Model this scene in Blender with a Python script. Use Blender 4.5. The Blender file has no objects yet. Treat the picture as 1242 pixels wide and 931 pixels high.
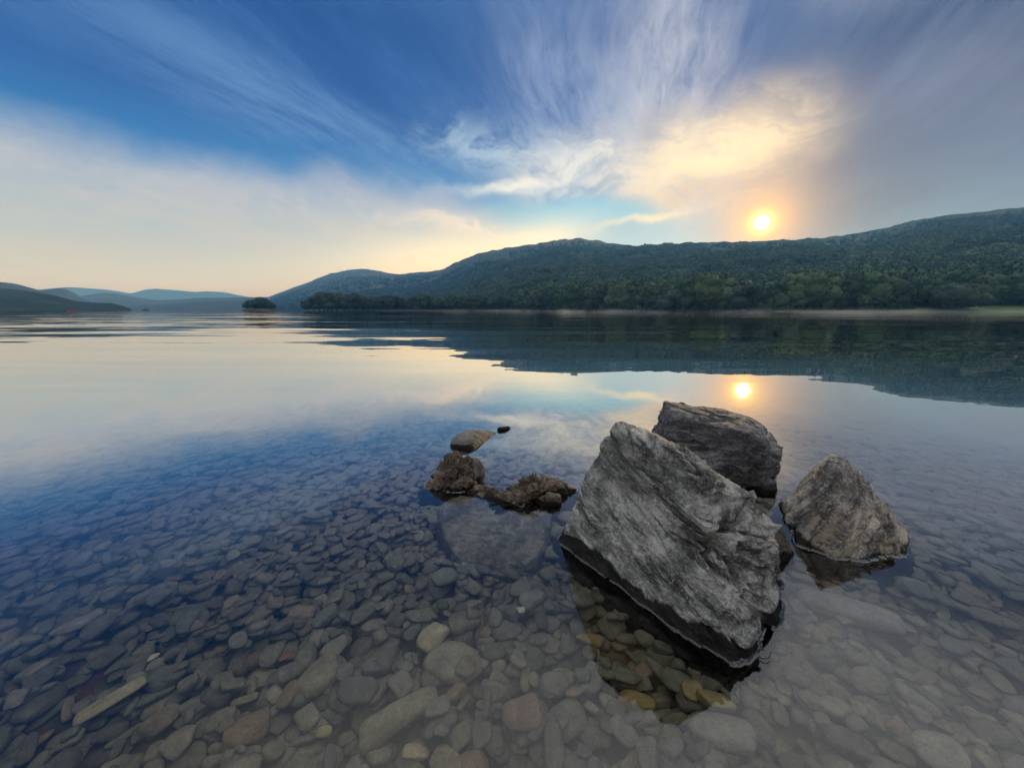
import bpy, bmesh, math, random
import numpy as np
from mathutils import Vector

random.seed(7)
rng = np.random.default_rng(7)
S = bpy.context.scene
COL = S.collection
rad = math.radians

# ------------------------------------------------------------------ camera
PITCH = rad(10.9)
F = 466.0                      # focal length for a 1242 px wide frame
CAM_H = 1.0
cam_d = bpy.data.cameras.new("camera")
cam_d.sensor_width = 36.0
cam_d.lens = 36.0 * F / 1242.0
cam_d.clip_start = 0.02
cam_d.clip_end = 40000
cam = bpy.data.objects.new("camera", cam_d)
COL.objects.link(cam)
cam.location = (0, 0, CAM_H)
cam.rotation_euler = (rad(90) - PITCH, 0, 0)
S.camera = cam


def ray(px, py):
    """world direction of a sight line of the photograph (camera looks along +Y)"""
    dx, dy = px - 621.0, 465.5 - py
    c, s = math.cos(PITCH), math.sin(PITCH)
    return np.array([dx, F * c + dy * s, dy * c - F * s])


def unit(v):
    v = np.asarray(v, float)
    return v / np.linalg.norm(v)


def azel(px, py):
    r = ray(px, py)
    return math.atan2(r[0], r[1]), r[2] / math.hypot(r[0], r[1])   # azimuth, tan(elevation)


SUN_DIR = unit(ray(924, 270))
SUN_EL = math.asin(SUN_DIR[2])
SUN_AZ = math.atan2(SUN_DIR[0], SUN_DIR[1])

# ------------------------------------------------------------------ render
S.render.engine = 'CYCLES'
S.cycles.use_denoising = True
try:
    S.cycles.denoiser = 'OPENIMAGEDENOISE'
    S.cycles.denoising_input_passes = 'RGB_ALBEDO_NORMAL'
except Exception:
    pass
S.cycles.max_bounces = 8
S.cycles.diffuse_bounces = 3
S.cycles.glossy_bounces = 4
S.cycles.transmission_bounces = 6
S.cycles.volume_bounces = 0
S.cycles.transparent_max_bounces = 8
S.cycles.sample_clamp_indirect = 3.0
S.cycles.caustics_refractive = True
S.cycles.caustics_reflective = False
S.cycles.volume_step_rate = 1.0
S.cycles.use_adaptive_sampling = False
S.view_settings.view_transform = 'Standard'
S.view_settings.look = 'None'
S.view_settings.exposure = 0.14
S.view_settings.gamma = 1.0
S.view_settings.use_curve_mapping = False


def lin(r, g, b):
    def f(c):
        c = c / 255.0
        return c / 12.92 if c <= 0.04045 else ((c + 0.055) / 1.055) ** 2.4
    return (f(r), f(g), f(b), 1.0)


# ------------------------------------------------------------------ node helper
class NT:
    def __init__(self, tree):
        self.t = tree
        self.n = tree.nodes
        self.l = tree.links

    def new(self, typ, **kw):
        nd = self.n.new(typ)
        for k, v in kw.items():
            setattr(nd, k, v)
        return nd

    def put(self, sock, v):
        if v is None:
            return
        if isinstance(v, bpy.types.NodeSocket):
            self.l.new(v, sock)
        else:
            sock.default_value = v

    def m(self, op, a, b=None, c=None, clamp=False):
        nd = self.new('ShaderNodeMath', operation=op, use_clamp=clamp)
        for i, v in enumerate((a, b, c)):
            self.put(nd.inputs[i], v)
        return nd.outputs[0]

    def v(self, op, a, b=None, scale=None):
        nd = self.new('ShaderNodeVectorMath', operation=op)
        self.put(nd.inputs[0], a)
        if b is not None:
            self.put(nd.inputs[1], b)
        if scale is not None:
            self.put(nd.inputs['Scale'], scale)
        return nd.outputs['Value'] if op in ('DOT_PRODUCT', 'LENGTH') else nd.outputs['Vector']

    def mix(self, fac, a, b, blend='MIX'):
        nd = self.new('ShaderNodeMix', data_type='RGBA', blend_type=blend)
        nd.clamp_factor = True
        self.put(nd.inputs['Factor'], fac)
        self.put(nd.inputs[6], a)
        self.put(nd.inputs[7], b)
        return nd.outputs[2]

    def rng(self, x, a, b, c=0.0, d=1.0, kind='SMOOTHSTEP'):
        nd = self.new('ShaderNodeMapRange', interpolation_type=kind)
        self.put(nd.inputs[0], x)
        for i, v in enumerate((a, b, c, d)):
            nd.inputs[i + 1].default_value = v
        return nd.outputs[0]

    def noise(self, vec, scale=5.0, detail=4.0, rough=0.5, dist=0.0, out='Fac'):
        nd = self.new('ShaderNodeTexNoise', noise_dimensions='3D')
        self.put(nd.inputs['Vector'], vec)
        nd.inputs['Scale'].default_value = scale
        nd.inputs['Detail'].default_value = detail
        nd.inputs['Roughness'].default_value = rough
        nd.inputs['Distortion'].default_value = dist
        return nd.outputs[out]

    def voro(self, vec, scale, feature='F1', out='Distance'):
        nd = self.new('ShaderNodeTexVoronoi', feature=feature)
        self.put(nd.inputs['Vector'], vec)
        nd.inputs['Scale'].default_value = scale
        return nd.outputs[out]

    def ramp(self, fac, stops, interp='LINEAR'):
        nd = self.new('ShaderNodeValToRGB')
        nd.color_ramp.interpolation = interp
        e = nd.color_ramp.elements
        while len(e) < len(stops):
            e.new(0.5)
        for el, (p, c) in zip(e, stops):
            el.position = p
            el.color = c
        self.put(nd.inputs[0], fac)
        return nd.outputs[0]

    def comb(self, x, y, z):
        nd = self.new('ShaderNodeCombineXYZ')
        for i, v in enumerate((x, y, z)):
            self.put(nd.inputs[i], v)
        return nd.outputs[0]

    def sep(self, v):
        nd = self.new('ShaderNodeSeparateXYZ')
        self.put(nd.inputs[0], v)
        return nd.outputs


# ------------------------------------------------------------------ sky
def build_world():
    w = bpy.data.worlds.new("World")
    S.world = w
    w.use_nodes = True
    T = NT(w.node_tree)
    T.n.clear()
    out = T.new('ShaderNodeOutputWorld')
    bg = T.new('ShaderNodeBackground')
    T.l.new(bg.outputs[0], out.inputs['Surface'])
    w.cycles.sampling_method = 'MANUAL'
    w.cycles.sample_map_resolution = 2048

    d = T.v('NORMALIZE', T.new('ShaderNodeTexCoord').outputs['Generated'])
    x, y, z = T.sep(d)
    zc = T.m('ADD', T.m('MAXIMUM', z, 0.0), 0.10)
    qx, qy = T.m('DIVIDE', x, zc), T.m('DIVIDE', y, zc)
    el = T.m('MULTIPLY', T.m('ARCSINE', z), 180 / math.pi)          # degrees
    # cirrus noises live on the cloud deck plane
    th = rad(20)
    across = T.m('SUBTRACT', T.m('MULTIPLY', qx, math.cos(th)), T.m('MULTIPLY', qy, math.sin(th)))
    along = T.m('ADD', T.m('MULTIPLY', qx, math.sin(th)), T.m('MULTIPLY', qy, math.cos(th)))
    bend = T.m('MULTIPLY', T.m('SUBTRACT', T.noise(T.comb(qx, qy, 9.0), 0.75, 2, 0.5), 0.5), 0.40)
    across = T.m('ADD', across, bend)
    streak = T.noise(T.comb(T.m('MULTIPLY', across, 2.6), T.m('MULTIPLY', along, 0.60), 3.1), 1.0, 9, 0.64, 0.35)
    wv = T.v('ADD', T.v('MULTIPLY', d, (6.0, 6.0, 17.0)), T.v('SCALE', T.noise(d, 5.0, 4, 0.55, 0.0, 'Color'), scale=2.2))
    wisp = T.noise(wv, 1.0, 10, 0.66, 0.35)
    soft = T.noise(T.comb(qx, qy, 1.3), 0.8, 4, 0.5, 0.3)
    fine = T.noise(T.comb(T.m('MULTIPLY', across, 8.5), T.m('MULTIPLY', along, 1.5), 5.5), 1.0, 7, 0.62, 0.25)
    streak = T.m('ADD', T.m('MULTIPLY', streak, 0.66), T.m('MULTIPLY', fine, 0.34))
    feather = T.noise(T.comb(T.m('MULTIPLY', across, 21.0), T.m('MULTIPLY', along, 4.2), 2.2), 1.0, 6, 0.65, 0.9)
    sN = T.rng(T.m('ADD', T.m('MULTIPLY', streak, 0.80), T.m('MULTIPLY', feather, 0.20)), 0.38, 0.63)
    wN = T.rng(wisp, 0.37, 0.64)
    fN = T.rng(soft, 0.30, 0.70)
    warp = T.v('SCALE', T.v('SUBTRACT', T.noise(d, 3.2, 5, 0.55, 0.3, 'Color'), (0.5, 0.5, 0.5)), scale=0.16)
    d2 = T.v('NORMALIZE', T.v('ADD', d, warp))

    def blob(px, py, s1, s2, ang=0.0, power=1.0, src=None):
        c = unit(ray(px, py))
        r = unit((c[1], -c[0], 0))
        u = np.cross(r, c)
        a = rad(ang)
        t1 = (math.cos(a) * r + math.sin(a) * u) / math.radians(s1)
        t2 = (-math.sin(a) * r + math.cos(a) * u) / math.radians(s2)
        src = src or d2
        p1 = T.v('DOT_PRODUCT', src, tuple(t1))
        p2 = T.v('DOT_PRODUCT', src, tuple(t2))
        q = T.m('ADD', T.m('MULTIPLY', p1, p1), T.m('MULTIPLY', p2, p2))
        if power != 1.0:
            q = T.m('POWER', q, power)
        g = T.m('EXPONENT', T.m('MULTIPLY', q, -1.0))
        return T.m('MULTIPLY', g, T.m('GREATER_THAN', T.v('DOT_PRODUCT', d, tuple(c)), 0.0))

    def below(p1, p2, w0, w1):
        """1 under the great circle through two sight lines (p1 is to the west of p2)"""
        n = unit(np.cross(unit(ray(*p1)), unit(ray(*p2))))
        if n[2] > 0:
            n = -n
        return T.rng(T.v('DOT_PRODUCT', d2, tuple(n)), math.sin(rad(w0)), math.sin(rad(w1)))

    def mul(*a):
        r = a[0]
        for b in a[1:]:
            r = T.m('MULTIPLY', r, b)
        return r

    eln = T.m('DIVIDE', el, 60.0, clamp=True)
    sky = T.new('ShaderNodeTexSky', sky_type='NISHITA')
    sky.sun_disc = False
    sky.sun_elevation = SUN_EL
    sky.sun_rotation = SUN_AZ
    sky.air_density = 1.0
    sky.dust_density = 1.0
    nish = T.v('SCALE', sky.outputs[0], scale=0.07)
    clear = T.ramp(eln, [(0.0, lin(215, 202, 176)), (0.06, lin(200, 205, 190)), (0.14, lin(122, 172, 196)),
                         (0.24, lin(34, 112, 172)), (0.36, lin(0, 60, 132)), (0.52, lin(0, 54, 120)),
                         (0.70, lin(60, 100, 155)), (1.0, lin(140, 160, 190))])
    col = T.mix(0.10, clear, nish)
    # faint high veil with streaks over the blue
    v = mul(blob(330, 60, 36, 13, -14), T.m('ADD', T.m('MULTIPLY', sN, 0.95), 0.05))
    col = T.mix(mul(v, 0.36), col, lin(70, 112, 168))
    # brighter feathered streak running down into the swirl
    v = mul(blob(380, 140, 19, 3.2, -20), T.m('ADD', T.m('MULTIPLY', sN, 0.85), 0.15))
    col = T.mix(mul(v, 0.45), col, lin(112, 150, 190))
    # veil over the western horizon
    veil_c = T.ramp(eln, [(0.0, lin(180, 184, 178)), (0.05, lin(188, 186, 170)), (0.12, lin(176, 173, 162)),
                          (0.22, lin(172, 172, 176)), (0.36, lin(146, 154, 174)), (1.0, lin(110, 130, 165))])
    low = below((-60, 108), (660, 258), -1.8, 3.0)
    west = T.rng(x, 0.22, -0.12)
    v = mul(low, west, T.m('ADD', T.m('ADD', T.m('MULTIPLY', sN, 0.20), T.m('MULTIPLY', wN, 0.16)), 0.62))
    col = T.mix(v, col, veil_c)
    v = mul(blob(240, 285, 20, 1.5, 1), wN)
    col = T.mix(mul(v, 0.35), col, lin(170, 175, 185))
    v = mul(blob(560, 268, 9, 1.0, -5), wN)
    col = T.mix(mul(v, 0.6), col, lin(232, 212, 190))
    # grey mauve haze of the eastern half
    east_c = T.ramp(eln, [(0.0, lin(150, 146, 140)), (0.16, lin(104, 100, 96)), (0.27, lin(82, 74, 72)),
                          (0.40, lin(48, 54, 74)), (0.55, lin(24, 48, 88)), (1.0, lin(150, 155, 170))])
    east = T.rng(T.m('ADD', x, T.m('MULTIPLY', T.m('SUBTRACT', soft, 0.5), 0.10)), 0.36, 0.60)
    col = T.mix(T.m('MULTIPLY', east, T.m('ADD', T.m('MULTIPLY', sN, 0.14), 0.80)), col, east_c)
    v = mul(blob(1180, 130, 16, 6, -18), T.m('ADD', T.m('MULTIPLY', fN, 0.5), 0.3))
    col = T.mix(mul(v, 0.75), col, lin(126, 116, 130))
    v = mul(blob(1090, 175, 12, 2.4, -12), T.m('ADD', T.m('MULTIPLY', wN, 0.7), 0.2))
    col = T.mix(mul(v, 0.5), col, lin(92, 96, 112))
    v = mul(blob(1020, 60, 10, 4, -25), T.m('ADD', T.m('MULTIPLY', sN, 0.6), 0.2))
    col = T.mix(mul(v, 0.6), col, lin(56, 82, 128))
    v = mul(blob(1120, 70, 15, 8, -32), sN)
    col = T.mix(mul(v, 0.42), col, lin(126, 130, 150))
    # fan of cirrus rising from the swirl
    v = mul(blob(690, 110, 6.5, 9, 38), T.m('ADD', T.m('MULTIPLY', sN, 0.9), 0.05))
    col = T.mix(mul(v, 0.58), col, lin(158, 170, 194))
    v = mul(blob(800, 70, 5.5, 12, -8), T.m('ADD', T.m('MULTIPLY', sN, 0.85), 0.15))
    col = T.mix(mul(v, 0.82), col, lin(182, 184, 192))
    v = mul(blob(845, 110, 3, 6, 10), T.m('ADD', T.m('MULTIPLY', sN, 0.8), 0.1))
    col = T.mix(mul(v, 0.7), col, lin(190, 186, 190))
    # pale feathered swirl
    v = mul(blob(600, 178, 10, 2.4, 3), T.m('ADD', T.m('MULTIPLY', wN, 0.8), 0.1))
    col = T.mix(mul(v, 0.72), col, lin(176, 198, 210))
    v = mul(blob(725, 202, 12.0, 3.9, 4, 1.5), T.m('ADD', T.m('MULTIPLY', wN, 0.60), 0.40))
    col = T.mix(mul(v, 0.9), col, lin(212, 210, 202))
    v = blob(620, 222, 7, 0.55, 6)
    col = T.mix(mul(v, 0.75), col, lin(232, 226, 212))
    # cream cloud lit by the sun
    v = mul(blob(840, 204, 9.8, 6.8, 10, 1.7), T.m('ADD', T.m('MULTIPLY', wN, 0.50), 0.50))
    col = T.mix(mul(v, 0.95), col, lin(228, 206, 170))
    v = mul(blob(890, 176, 7.2, 4.2, 14, 1.4), T.m('ADD', T.m('MULTIPLY', wN, 0.5), 0.5))
    col = T.mix(mul(v, 0.8), col, lin(247, 222, 178))
    v = mul(blob(850, 232, 5, 1.7, 5), T.m('ADD', T.m('MULTIPLY', wN, 0.6), 0.2))
    col = T.mix(mul(v, 0.75), col, lin(176, 156, 140))
    v = mul(blob(800, 150, 2.0, 3.5, -25), T.m('ADD', T.m('MULTIPLY', sN, 0.5), 0.3))
    col = T.mix(mul(v, 0.55), col, lin(124, 128, 150))
    # clear teal gap below the cloud
    v = blob(700, 258, 12.0, 2.1, -7, 1.5)
    col = T.mix(mul(v, 0.88), col, lin(128, 178, 198))
    v = blob(790, 268, 6.0, 0.5, 7)
    col = T.mix(mul(v, 0.75), col, lin(236, 216, 172))
    # glow along the low ridge and above it
    v = blob(560, 318, 17, 4.2, 4, src=d)
    col = T.mix(mul(v, 0.80), col, lin(255, 236, 190))
    v = blob(660, 290, 7, 2.4, 12, src=d)
    col = T.mix(mul(v, 0.55), col, lin(255, 240, 196))
    # the sun behind thin cloud
    ca = T.v('DOT_PRODUCT', d, tuple(SUN_DIR))
    ang = T.m('MULTIPLY', T.m('ARCCOSINE', T.m('MINIMUM', ca, 1.0)), 180 / math.pi)
    v = T.m('EXPONENT', T.m('MULTIPLY', T.m('POWER', T.m('DIVIDE', ang, 5.2), 1.5), -1.0))
    col = T.mix(mul(v, 0.72), col, lin(250, 190, 104))
    v = T.m('EXPONENT', T.m('MULTIPLY', T.m('POWER', T.m('DIVIDE', ang, 2.0), 1.6), -1.0))
    col = T.mix(mul(v, 0.95), col, (1.30, 0.74, 0.14, 1))
    v = T.m('EXPONENT', T.m('MULTIPLY', T.m('POWER', T.m('DIVIDE', ang, 1.0), 2.2), -1.0))
    col = T.mix(v, col, (2.2, 1.55, 0.45, 1))
    disc = T.rng(ang, 0.88, 0.36)
    col = T.mix(disc, col, (9.0, 8.0, 5.0, 1))
    # the unseen sky overhead and behind: brightness added to light rocks and water
    up = T.rng(T.m('ADD', el, T.rng(x, 0.2, 0.6, 0.0, 12.0)), 37.0, 54.0)
    back = T.rng(y, 0.10, -0.30)
    over = T.m('MAXIMUM', up, back)
    bright = T.m('ADD', T.m('MULTIPLY', fN, 0.35), 0.85)
    eastw = T.rng(x, -0.35, 0.50, 0.92, 1.30)
    oc = T.v('SCALE', (0.80, 0.84, 0.92), scale=T.m('MULTIPLY', bright, eastw))
    bk = T.v('SCALE', (0.95, 0.95, 0.97), scale=T.rng(x, 0.35, -0.75, 0.34, 1.15))
    oc = T.mix(T.m('MULTIPLY', back, T.rng(el, 62.0, 40.0)), oc, bk)
    col = T.mix(over, col, oc)
    T.l.new(col, bg.inputs['Color'])
    bg.inputs['Strength'].default_value = 1.25


build_world()

sun_d = bpy.data.lights.new("sun", 'SUN')
sun_d.energy = 3.0
sun_d.angle = rad(0.6)
sun_d.color = (1.0, 0.80, 0.55)
sun = bpy.data.objects.new("sun", sun_d)
COL.objects.link(sun)
sun.rotation_euler = Vector(tuple(-SUN_DIR)).to_track_quat('-Z', 'Y').to_euler()


# ------------------------------------------------------------------ numpy noise
_perm = np.random.default_rng(99).permutation(256)
_perm = np.concatenate([_perm, _perm, _perm])
_grad = np.array([[1, 1, 0], [-1, 1, 0], [1, -1, 0], [-1, -1, 0], [1, 0, 1], [-1, 0, 1], [1, 0, -1], [-1, 0, -1],
                  [0, 1, 1], [0, -1, 1], [0, 1, -1], [0, -1, -1], [1, 1, 0], [-1, 1, 0], [0, -1, 1], [0, -1, -1]], float)


def perlin(p):
    p = np.asarray(p, float)
    i = np.floor(p).astype(int)
    f = p - i
    u = f * f * f * (f * (f * 6 - 15) + 10)
    i &= 255
    res = 0.0
    for dx in (0, 1):
        wx = u[:, 0] if dx else 1 - u[:, 0]
        for dy in (0, 1):
            wy = u[:, 1] if dy else 1 - u[:, 1]
            for dz in (0, 1):
                wz = u[:, 2] if dz else 1 - u[:, 2]
                h = _perm[_perm[_perm[i[:, 0] + dx] + i[:, 1] + dy] + i[:, 2] + dz] & 15
                g = _grad[h]
                res = res + wx * wy * wz * (g[:, 0] * (f[:, 0] - dx) + g[:, 1] * (f[:, 1] - dy) + g[:, 2] * (f[:, 2] - dz))
    return res


def fbm(p, octaves=4, gain=0.5, lac=2.03):
    a, s, r = 1.0, 1.0, 0.0
    for k in range(octaves):
        r = r + a * perlin(p * s + 17.3 * k)
        a *= gain
        s *= lac
    return r


def ridged(p, octaves=4, gain=0.5):
    a, s, r = 1.0, 1.0, 0.0
    for k in range(octaves):
        r = r + a * (1 - 2 * np.abs(perlin(p * s + 31.7 * k)))
        a *= gain
        s *= 2.1
    return r


def cells(p, seed=0):
    """nearest cell: distance, second distance, centre vector, three random numbers per cell"""
    i = np.floor(p).astype(int)
    best = np.full(len(p), 1e9)
    sec = np.full(len(p), 1e9)
    ctr = np.zeros_like(p)
    rid = np.zeros((len(p), 3))
    for dx in (-1, 0, 1):
        for dy in (-1, 0, 1):
            for dz in (-1, 0, 1):
                c = i + np.array([dx, dy, dz])
                h = ((c[:, 0] * 73856093) ^ (c[:, 1] * 19349663) ^ (c[:, 2] * 83492791) ^ (seed * 2654435761)) & 0x7fffffff
                r = np.stack([((h * k) % 10007) / 10007.0 for k in (7919, 6271, 5689)], 1)
                cp = c + r
                dd = np.linalg.norm(p - cp, axis=1)
                nb = dd < best
                sec = np.where(nb, best, np.minimum(sec, dd))
                best = np.where(nb, dd, best)
                ctr[nb] = cp[nb]
                rid[nb] = r[nb][:, [1, 2, 0]]
    return best, sec, ctr, rid


# ------------------------------------------------------------------ object helpers
def tag(o, label=None, cat=None, group=None, kind=None):
    if label:
        o['label'] = label
    if cat:
        o['category'] = cat
    if group:
        o['group'] = group
    if kind:
        o['kind'] = kind
    return o


def empty(name, loc=(0, 0, 0), rz=0.0):
    o = bpy.data.objects.new(name, None)
    COL.objects.link(o)
    o.location = loc
    o.rotation_euler = (0, 0, rz)
    o.empty_display_size = 0.1
    return o


def mesh_from(name, verts, faces, mat=None, smooth=True):
    me = bpy.data.meshes.new(name)
    verts = np.asarray(verts, float)
    if isinstance(faces, np.ndarray):
        nf, k = faces.shape
        me.vertices.add(len(verts))
        me.vertices.foreach_set('co', verts.ravel())
        me.loops.add(nf * k)
        me.loops.foreach_set('vertex_index', faces.ravel().astype(np.int32))
        me.polygons.add(nf)
        me.polygons.foreach_set('loop_start', np.arange(0, nf * k, k, dtype=np.int32))
        me.update(calc_edges=True)
    else:
        me.from_pydata([tuple(v) for v in verts], [], faces)
    if smooth:
        me.polygons.foreach_set('use_smooth', np.ones(len(me.polygons), bool))
    if mat:
        me.materials.append(mat)
    me.validate()
    return me


def link(name, me, parent=None, loc=None):
    o = bpy.data.objects.new(name, me)
    COL.objects.link(o)
    if parent:
        o.parent = parent
    if loc is not None:
        o.location = loc
    return o


_ico = {}


def ico(sub):
    if sub not in _ico:
        bm = bmesh.new()
        bmesh.ops.create_icosphere(bm, subdivisions=sub, radius=1.0)
        bm.verts.ensure_lookup_table()
        v = np.array([q.co[:] for q in bm.verts])
        f = np.array([[q.index for q in fc.verts] for fc in bm.faces])
        bm.free()
        _ico[sub] = (v / np.linalg.norm(v, axis=1)[:, None], f)
    return _ico[sub]


def material(name):
    m = bpy.data.materials.new(name)
    m.use_nodes = True
    T = NT(m.node_tree)
    T.n.clear()
    out = T.new('ShaderNodeOutputMaterial')
    return m, T, out


def principled(T, out, color, rough=0.8, spec=0.3, normal=None):
    b = T.new('ShaderNodeBsdfPrincipled')
    T.put(b.inputs['Base Color'], color)
    T.put(b.inputs['Roughness'], rough)
    b.inputs['Specular IOR Level'].default_value = spec
    if normal is not None:
        T.put(b.inputs['Normal'], normal)
    T.l.new(b.outputs[0], out.inputs['Surface'])
    return b


def plain(name, color, rough=0.6, spec=0.3):
    m, T, out = material(name)
    n = T.noise(T.new('ShaderNodeTexCoord').outputs['Object'], 9, 4)
    c = T.mix(T.rng(n, 0.3, 0.7), tuple(k * 0.85 for k in color[:3]) + (1,), color)
    principled(T, out, c, rough, spec)
    return m


# ------------------------------------------------------------------ materials
def rock_mat(name, dark, mid, light, stain=None, wet=0.055, bump=1.0, scale=1.0, veins=0.5, bed=None):
    m, T, out = material(name)
    pos = T.new('ShaderNodeNewGeometry').outputs['Position']
    big = T.noise(pos, 3.4 * scale, 5, 0.6, 0.6)
    med = T.noise(pos, 14 * scale, 8, 0.68, 0.4)
    fine = T.noise(pos, 85 * scale, 6, 0.72)
    grit = T.noise(pos, 330 * scale, 3, 0.6)
    f = T.m('ADD', T.m('MULTIPLY', big, 0.42), T.m('ADD', T.m('MULTIPLY', med, 0.36), T.m('MULTIPLY', fine, 0.30)))
    col = T.ramp(f, [(0.43, dark), (0.535, mid), (0.62, light)])
    if stain:
        s = T.rng(T.noise(pos, 4.5 * scale, 6, 0.65, 0.8), 0.50, 0.66)
        col = T.mix(T.m('MULTIPLY', s, 0.65), col, stain)
    if bed:
        ax, long_, dp = (tuple(unit(q)) for q in bed)
        bc = T.comb(T.m('MULTIPLY', T.v('DOT_PRODUCT', pos, ax), 26.0), T.m('MULTIPLY', T.v('DOT_PRODUCT', pos, long_), 5.0), T.m('MULTIPLY', T.v('DOT_PRODUCT', pos, dp), 9.0))
        bn = T.noise(bc, 1.0, 7, 0.66, 0.5)
        col = T.mix(T.m('MULTIPLY', T.rng(bn, 0.50, 0.61), 0.86), col, dark)  # dark streaks along the bedding, painted in for shaded-crevice contrast
        col = T.mix(T.m('MULTIPLY', T.rng(bn, 0.42, 0.33), 0.55), col, tuple(min(1, c * 1.25) for c in light[:3]) + (1,))
    # pale scratches and mineral flecks
    vn = T.noise(T.v('MULTIPLY', pos, (1, 0.5, 2.2)), 9 * scale, 5, 0.6, 1.8)
    line = T.rng(T.m('ABSOLUTE', T.m('SUBTRACT', vn, 0.5)), 0.012, 0.0)
    col = T.mix(T.m('MULTIPLY', line, veins), col, tuple(min(1, c * 1.5) for c in light[:3]) + (1,))
    fleck = T.rng(T.noise(pos, 210 * scale, 2, 0.5), 0.64, 0.72)
    col = T.mix(T.m('MULTIPLY', fleck, 0.45), col, tuple(min(1, c * 1.35) for c in light[:3]) + (1,))
    pit = T.rng(T.noise(pos, 55 * scale, 3, 0.6), 0.36, 0.28)
    col = T.mix(T.m('MULTIPLY', pit, 0.55), col, dark)
    # wet band just above the water, with an uneven edge
    z = T.sep(pos)[2]
    lvl = T.m('ADD', z, T.m('MULTIPLY', T.m('SUBTRACT', T.noise(pos, 5.5, 6, 0.6), 0.5), 0.19))
    w = T.rng(lvl, wet + 0.007, wet - 0.007)
    col = T.mix(T.m('MULTIPLY', w, 0.93), col, (0.006, 0.006, 0.005, 1))
    rough = T.m('SUBTRACT', 0.82, T.m('MULTIPLY', w, 0.25))
    h = T.m('ADD', T.m('MULTIPLY', med, 0.7), T.m('ADD', T.m('MULTIPLY', fine, 0.46), T.m('MULTIPLY', grit, 0.06)))
    b = T.new('ShaderNodeBump')
    b.inputs['Strength'].default_value = 1.0
    b.inputs['Distance'].default_value = 0.034 * bump / scale
    T.l.new(h, b.inputs['Height'])
    bs = principled(T, out, col, rough, 0.35, b.outputs[0])
    T.l.new(T.m('SUBTRACT', 0.32, T.m('MULTIPLY', w, 0.24)), bs.inputs['Specular IOR Level'])
    return m


M_big = rock_mat('grey_rock', (0.020, 0.020, 0.022, 1), (0.165, 0.168, 0.16, 1), (0.43, 0.425, 0.40, 1), (0.105, 0.118, 0.09, 1), bed=((.42 * .585, -.42 * .81, 1), (.585, -.81, -.42), (.81, .585, 0)))
M_back = rock_mat('dark_rock', (0.022, 0.022, 0.025, 1), (0.075, 0.075, 0.08, 1), (0.20, 0.196, 0.20, 1), None, 0.03, bed=((.1, .25, 1), (1, -.2, 0), (.2, 1, -.2)))
M_right = rock_mat('banded_rock', (0.028, 0.025, 0.026, 1), (0.15, 0.137, 0.128, 1), (0.42, 0.38, 0.31, 1), (0.25, 0.215, 0.14, 1), 0.02, bed=((.75, -.3, -.55), (.5, .2, .8), (.2, 1, 0)))
M_brown = rock_mat('brown_rock', (0.016, 0.014, 0.012, 1), (0.05, 0.042, 0.035, 1), (0.13, 0.11, 0.09, 1), None, 0.02)
M_crust = rock_mat('crusted_rock', (0.012, 0.010, 0.008, 1), (0.06, 0.044, 0.032, 1), (0.20, 0.155, 0.115, 1), None, 0.018, 1.2, 1.6, 0.2)
M_smooth = rock_mat('smooth_rock', (0.022, 0.021, 0.021, 1), (0.055, 0.052, 0.05, 1), (0.13, 0.123, 0.116, 1), None, 0.015, 0.35, 1.3)


def pebble_mat(name, stops, source='random', bump=0.5):
    m, T, out = material(name)
    if source == 'random':
        r = T.new('ShaderNodeObjectInfo').outputs['Random']
        vec = T.v('ADD', T.new('ShaderNodeTexCoord').outputs['Object'], T.v('SCALE', (13.1, 7.7, 3.3), scale=r))
        s = 1.0
    else:
        r = T.new('ShaderNodeAttribute', attribute_name='shade').outputs['Fac']
        vec = T.v('SCALE', T.new('ShaderNodeNewGeometry').outputs['Position'], scale=20.0)
        s = 1.0
    n = T.noise(vec, 1.6 * s, 6, 0.6, 0.4)
    n2 = T.noise(vec, 9.0 * s, 4, 0.65)
    col = T.ramp(r, stops)
    col = T.mix(1.0, col, T.ramp(n, [(0.25, (0.62, 0.62, 0.60, 1)), (0.75, (1.25, 1.22, 1.15, 1))]), 'MULTIPLY')
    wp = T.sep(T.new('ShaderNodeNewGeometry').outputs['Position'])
    sheen_pale = T.m('ADD', T.rng(wp[1], 1.1, 2.4), T.m('MULTIPLY', T.rng(wp[0], 0.9, 2.2), 0.55), clamp=True)      # outer stones painted paler, standing in for brighter water reflection
    col = T.mix(T.m('MULTIPLY', sheen_pale, 0.75), col, (0.40, 0.395, 0.385, 1))
    col = T.mix(1.0, col, T.ramp(n2, [(0.3, (0.78, 0.78, 0.78, 1)), (0.7, (1.18, 1.18, 1.18, 1))]), 'MULTIPLY')
    b = T.new('ShaderNodeBump')
    b.inputs['Strength'].default_value = bump
    b.inputs['Distance'].default_value = 0.004
    T.l.new(n2, b.inputs['Height'])
    principled(T, out, col, 0.9, 0.1, b.outputs[0])
    return m


def g(v, r=1.0, gg=1.0, b=1.0):
    return (v * r, v * gg, v * b, 1)


PEB_STOPS = [(0.0, g(0.108, 0.97, 1, 0.90)), (0.25, g(0.151, 0.97, 1.0, 0.88)), (0.5, g(0.196, 0.98, 1.0, 0.86)),
             (0.7, g(0.133, 0.97, 1.0, 0.90)), (0.88, g(0.232, 1.0, 1.0, 0.84)), (0.95, g(0.178, 1.06, 0.97, 0.78)),
             (0.985, g(0.178, 1.2, 0.95, 0.70)), (1.0, g(0.268, 1.0, 0.98, 0.82))]
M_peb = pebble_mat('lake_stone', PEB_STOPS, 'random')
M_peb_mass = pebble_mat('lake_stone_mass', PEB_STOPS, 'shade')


def one_tone(name, c):
    return pebble_mat(name, [(0.0, c), (1.0, c)], 'random')


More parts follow.
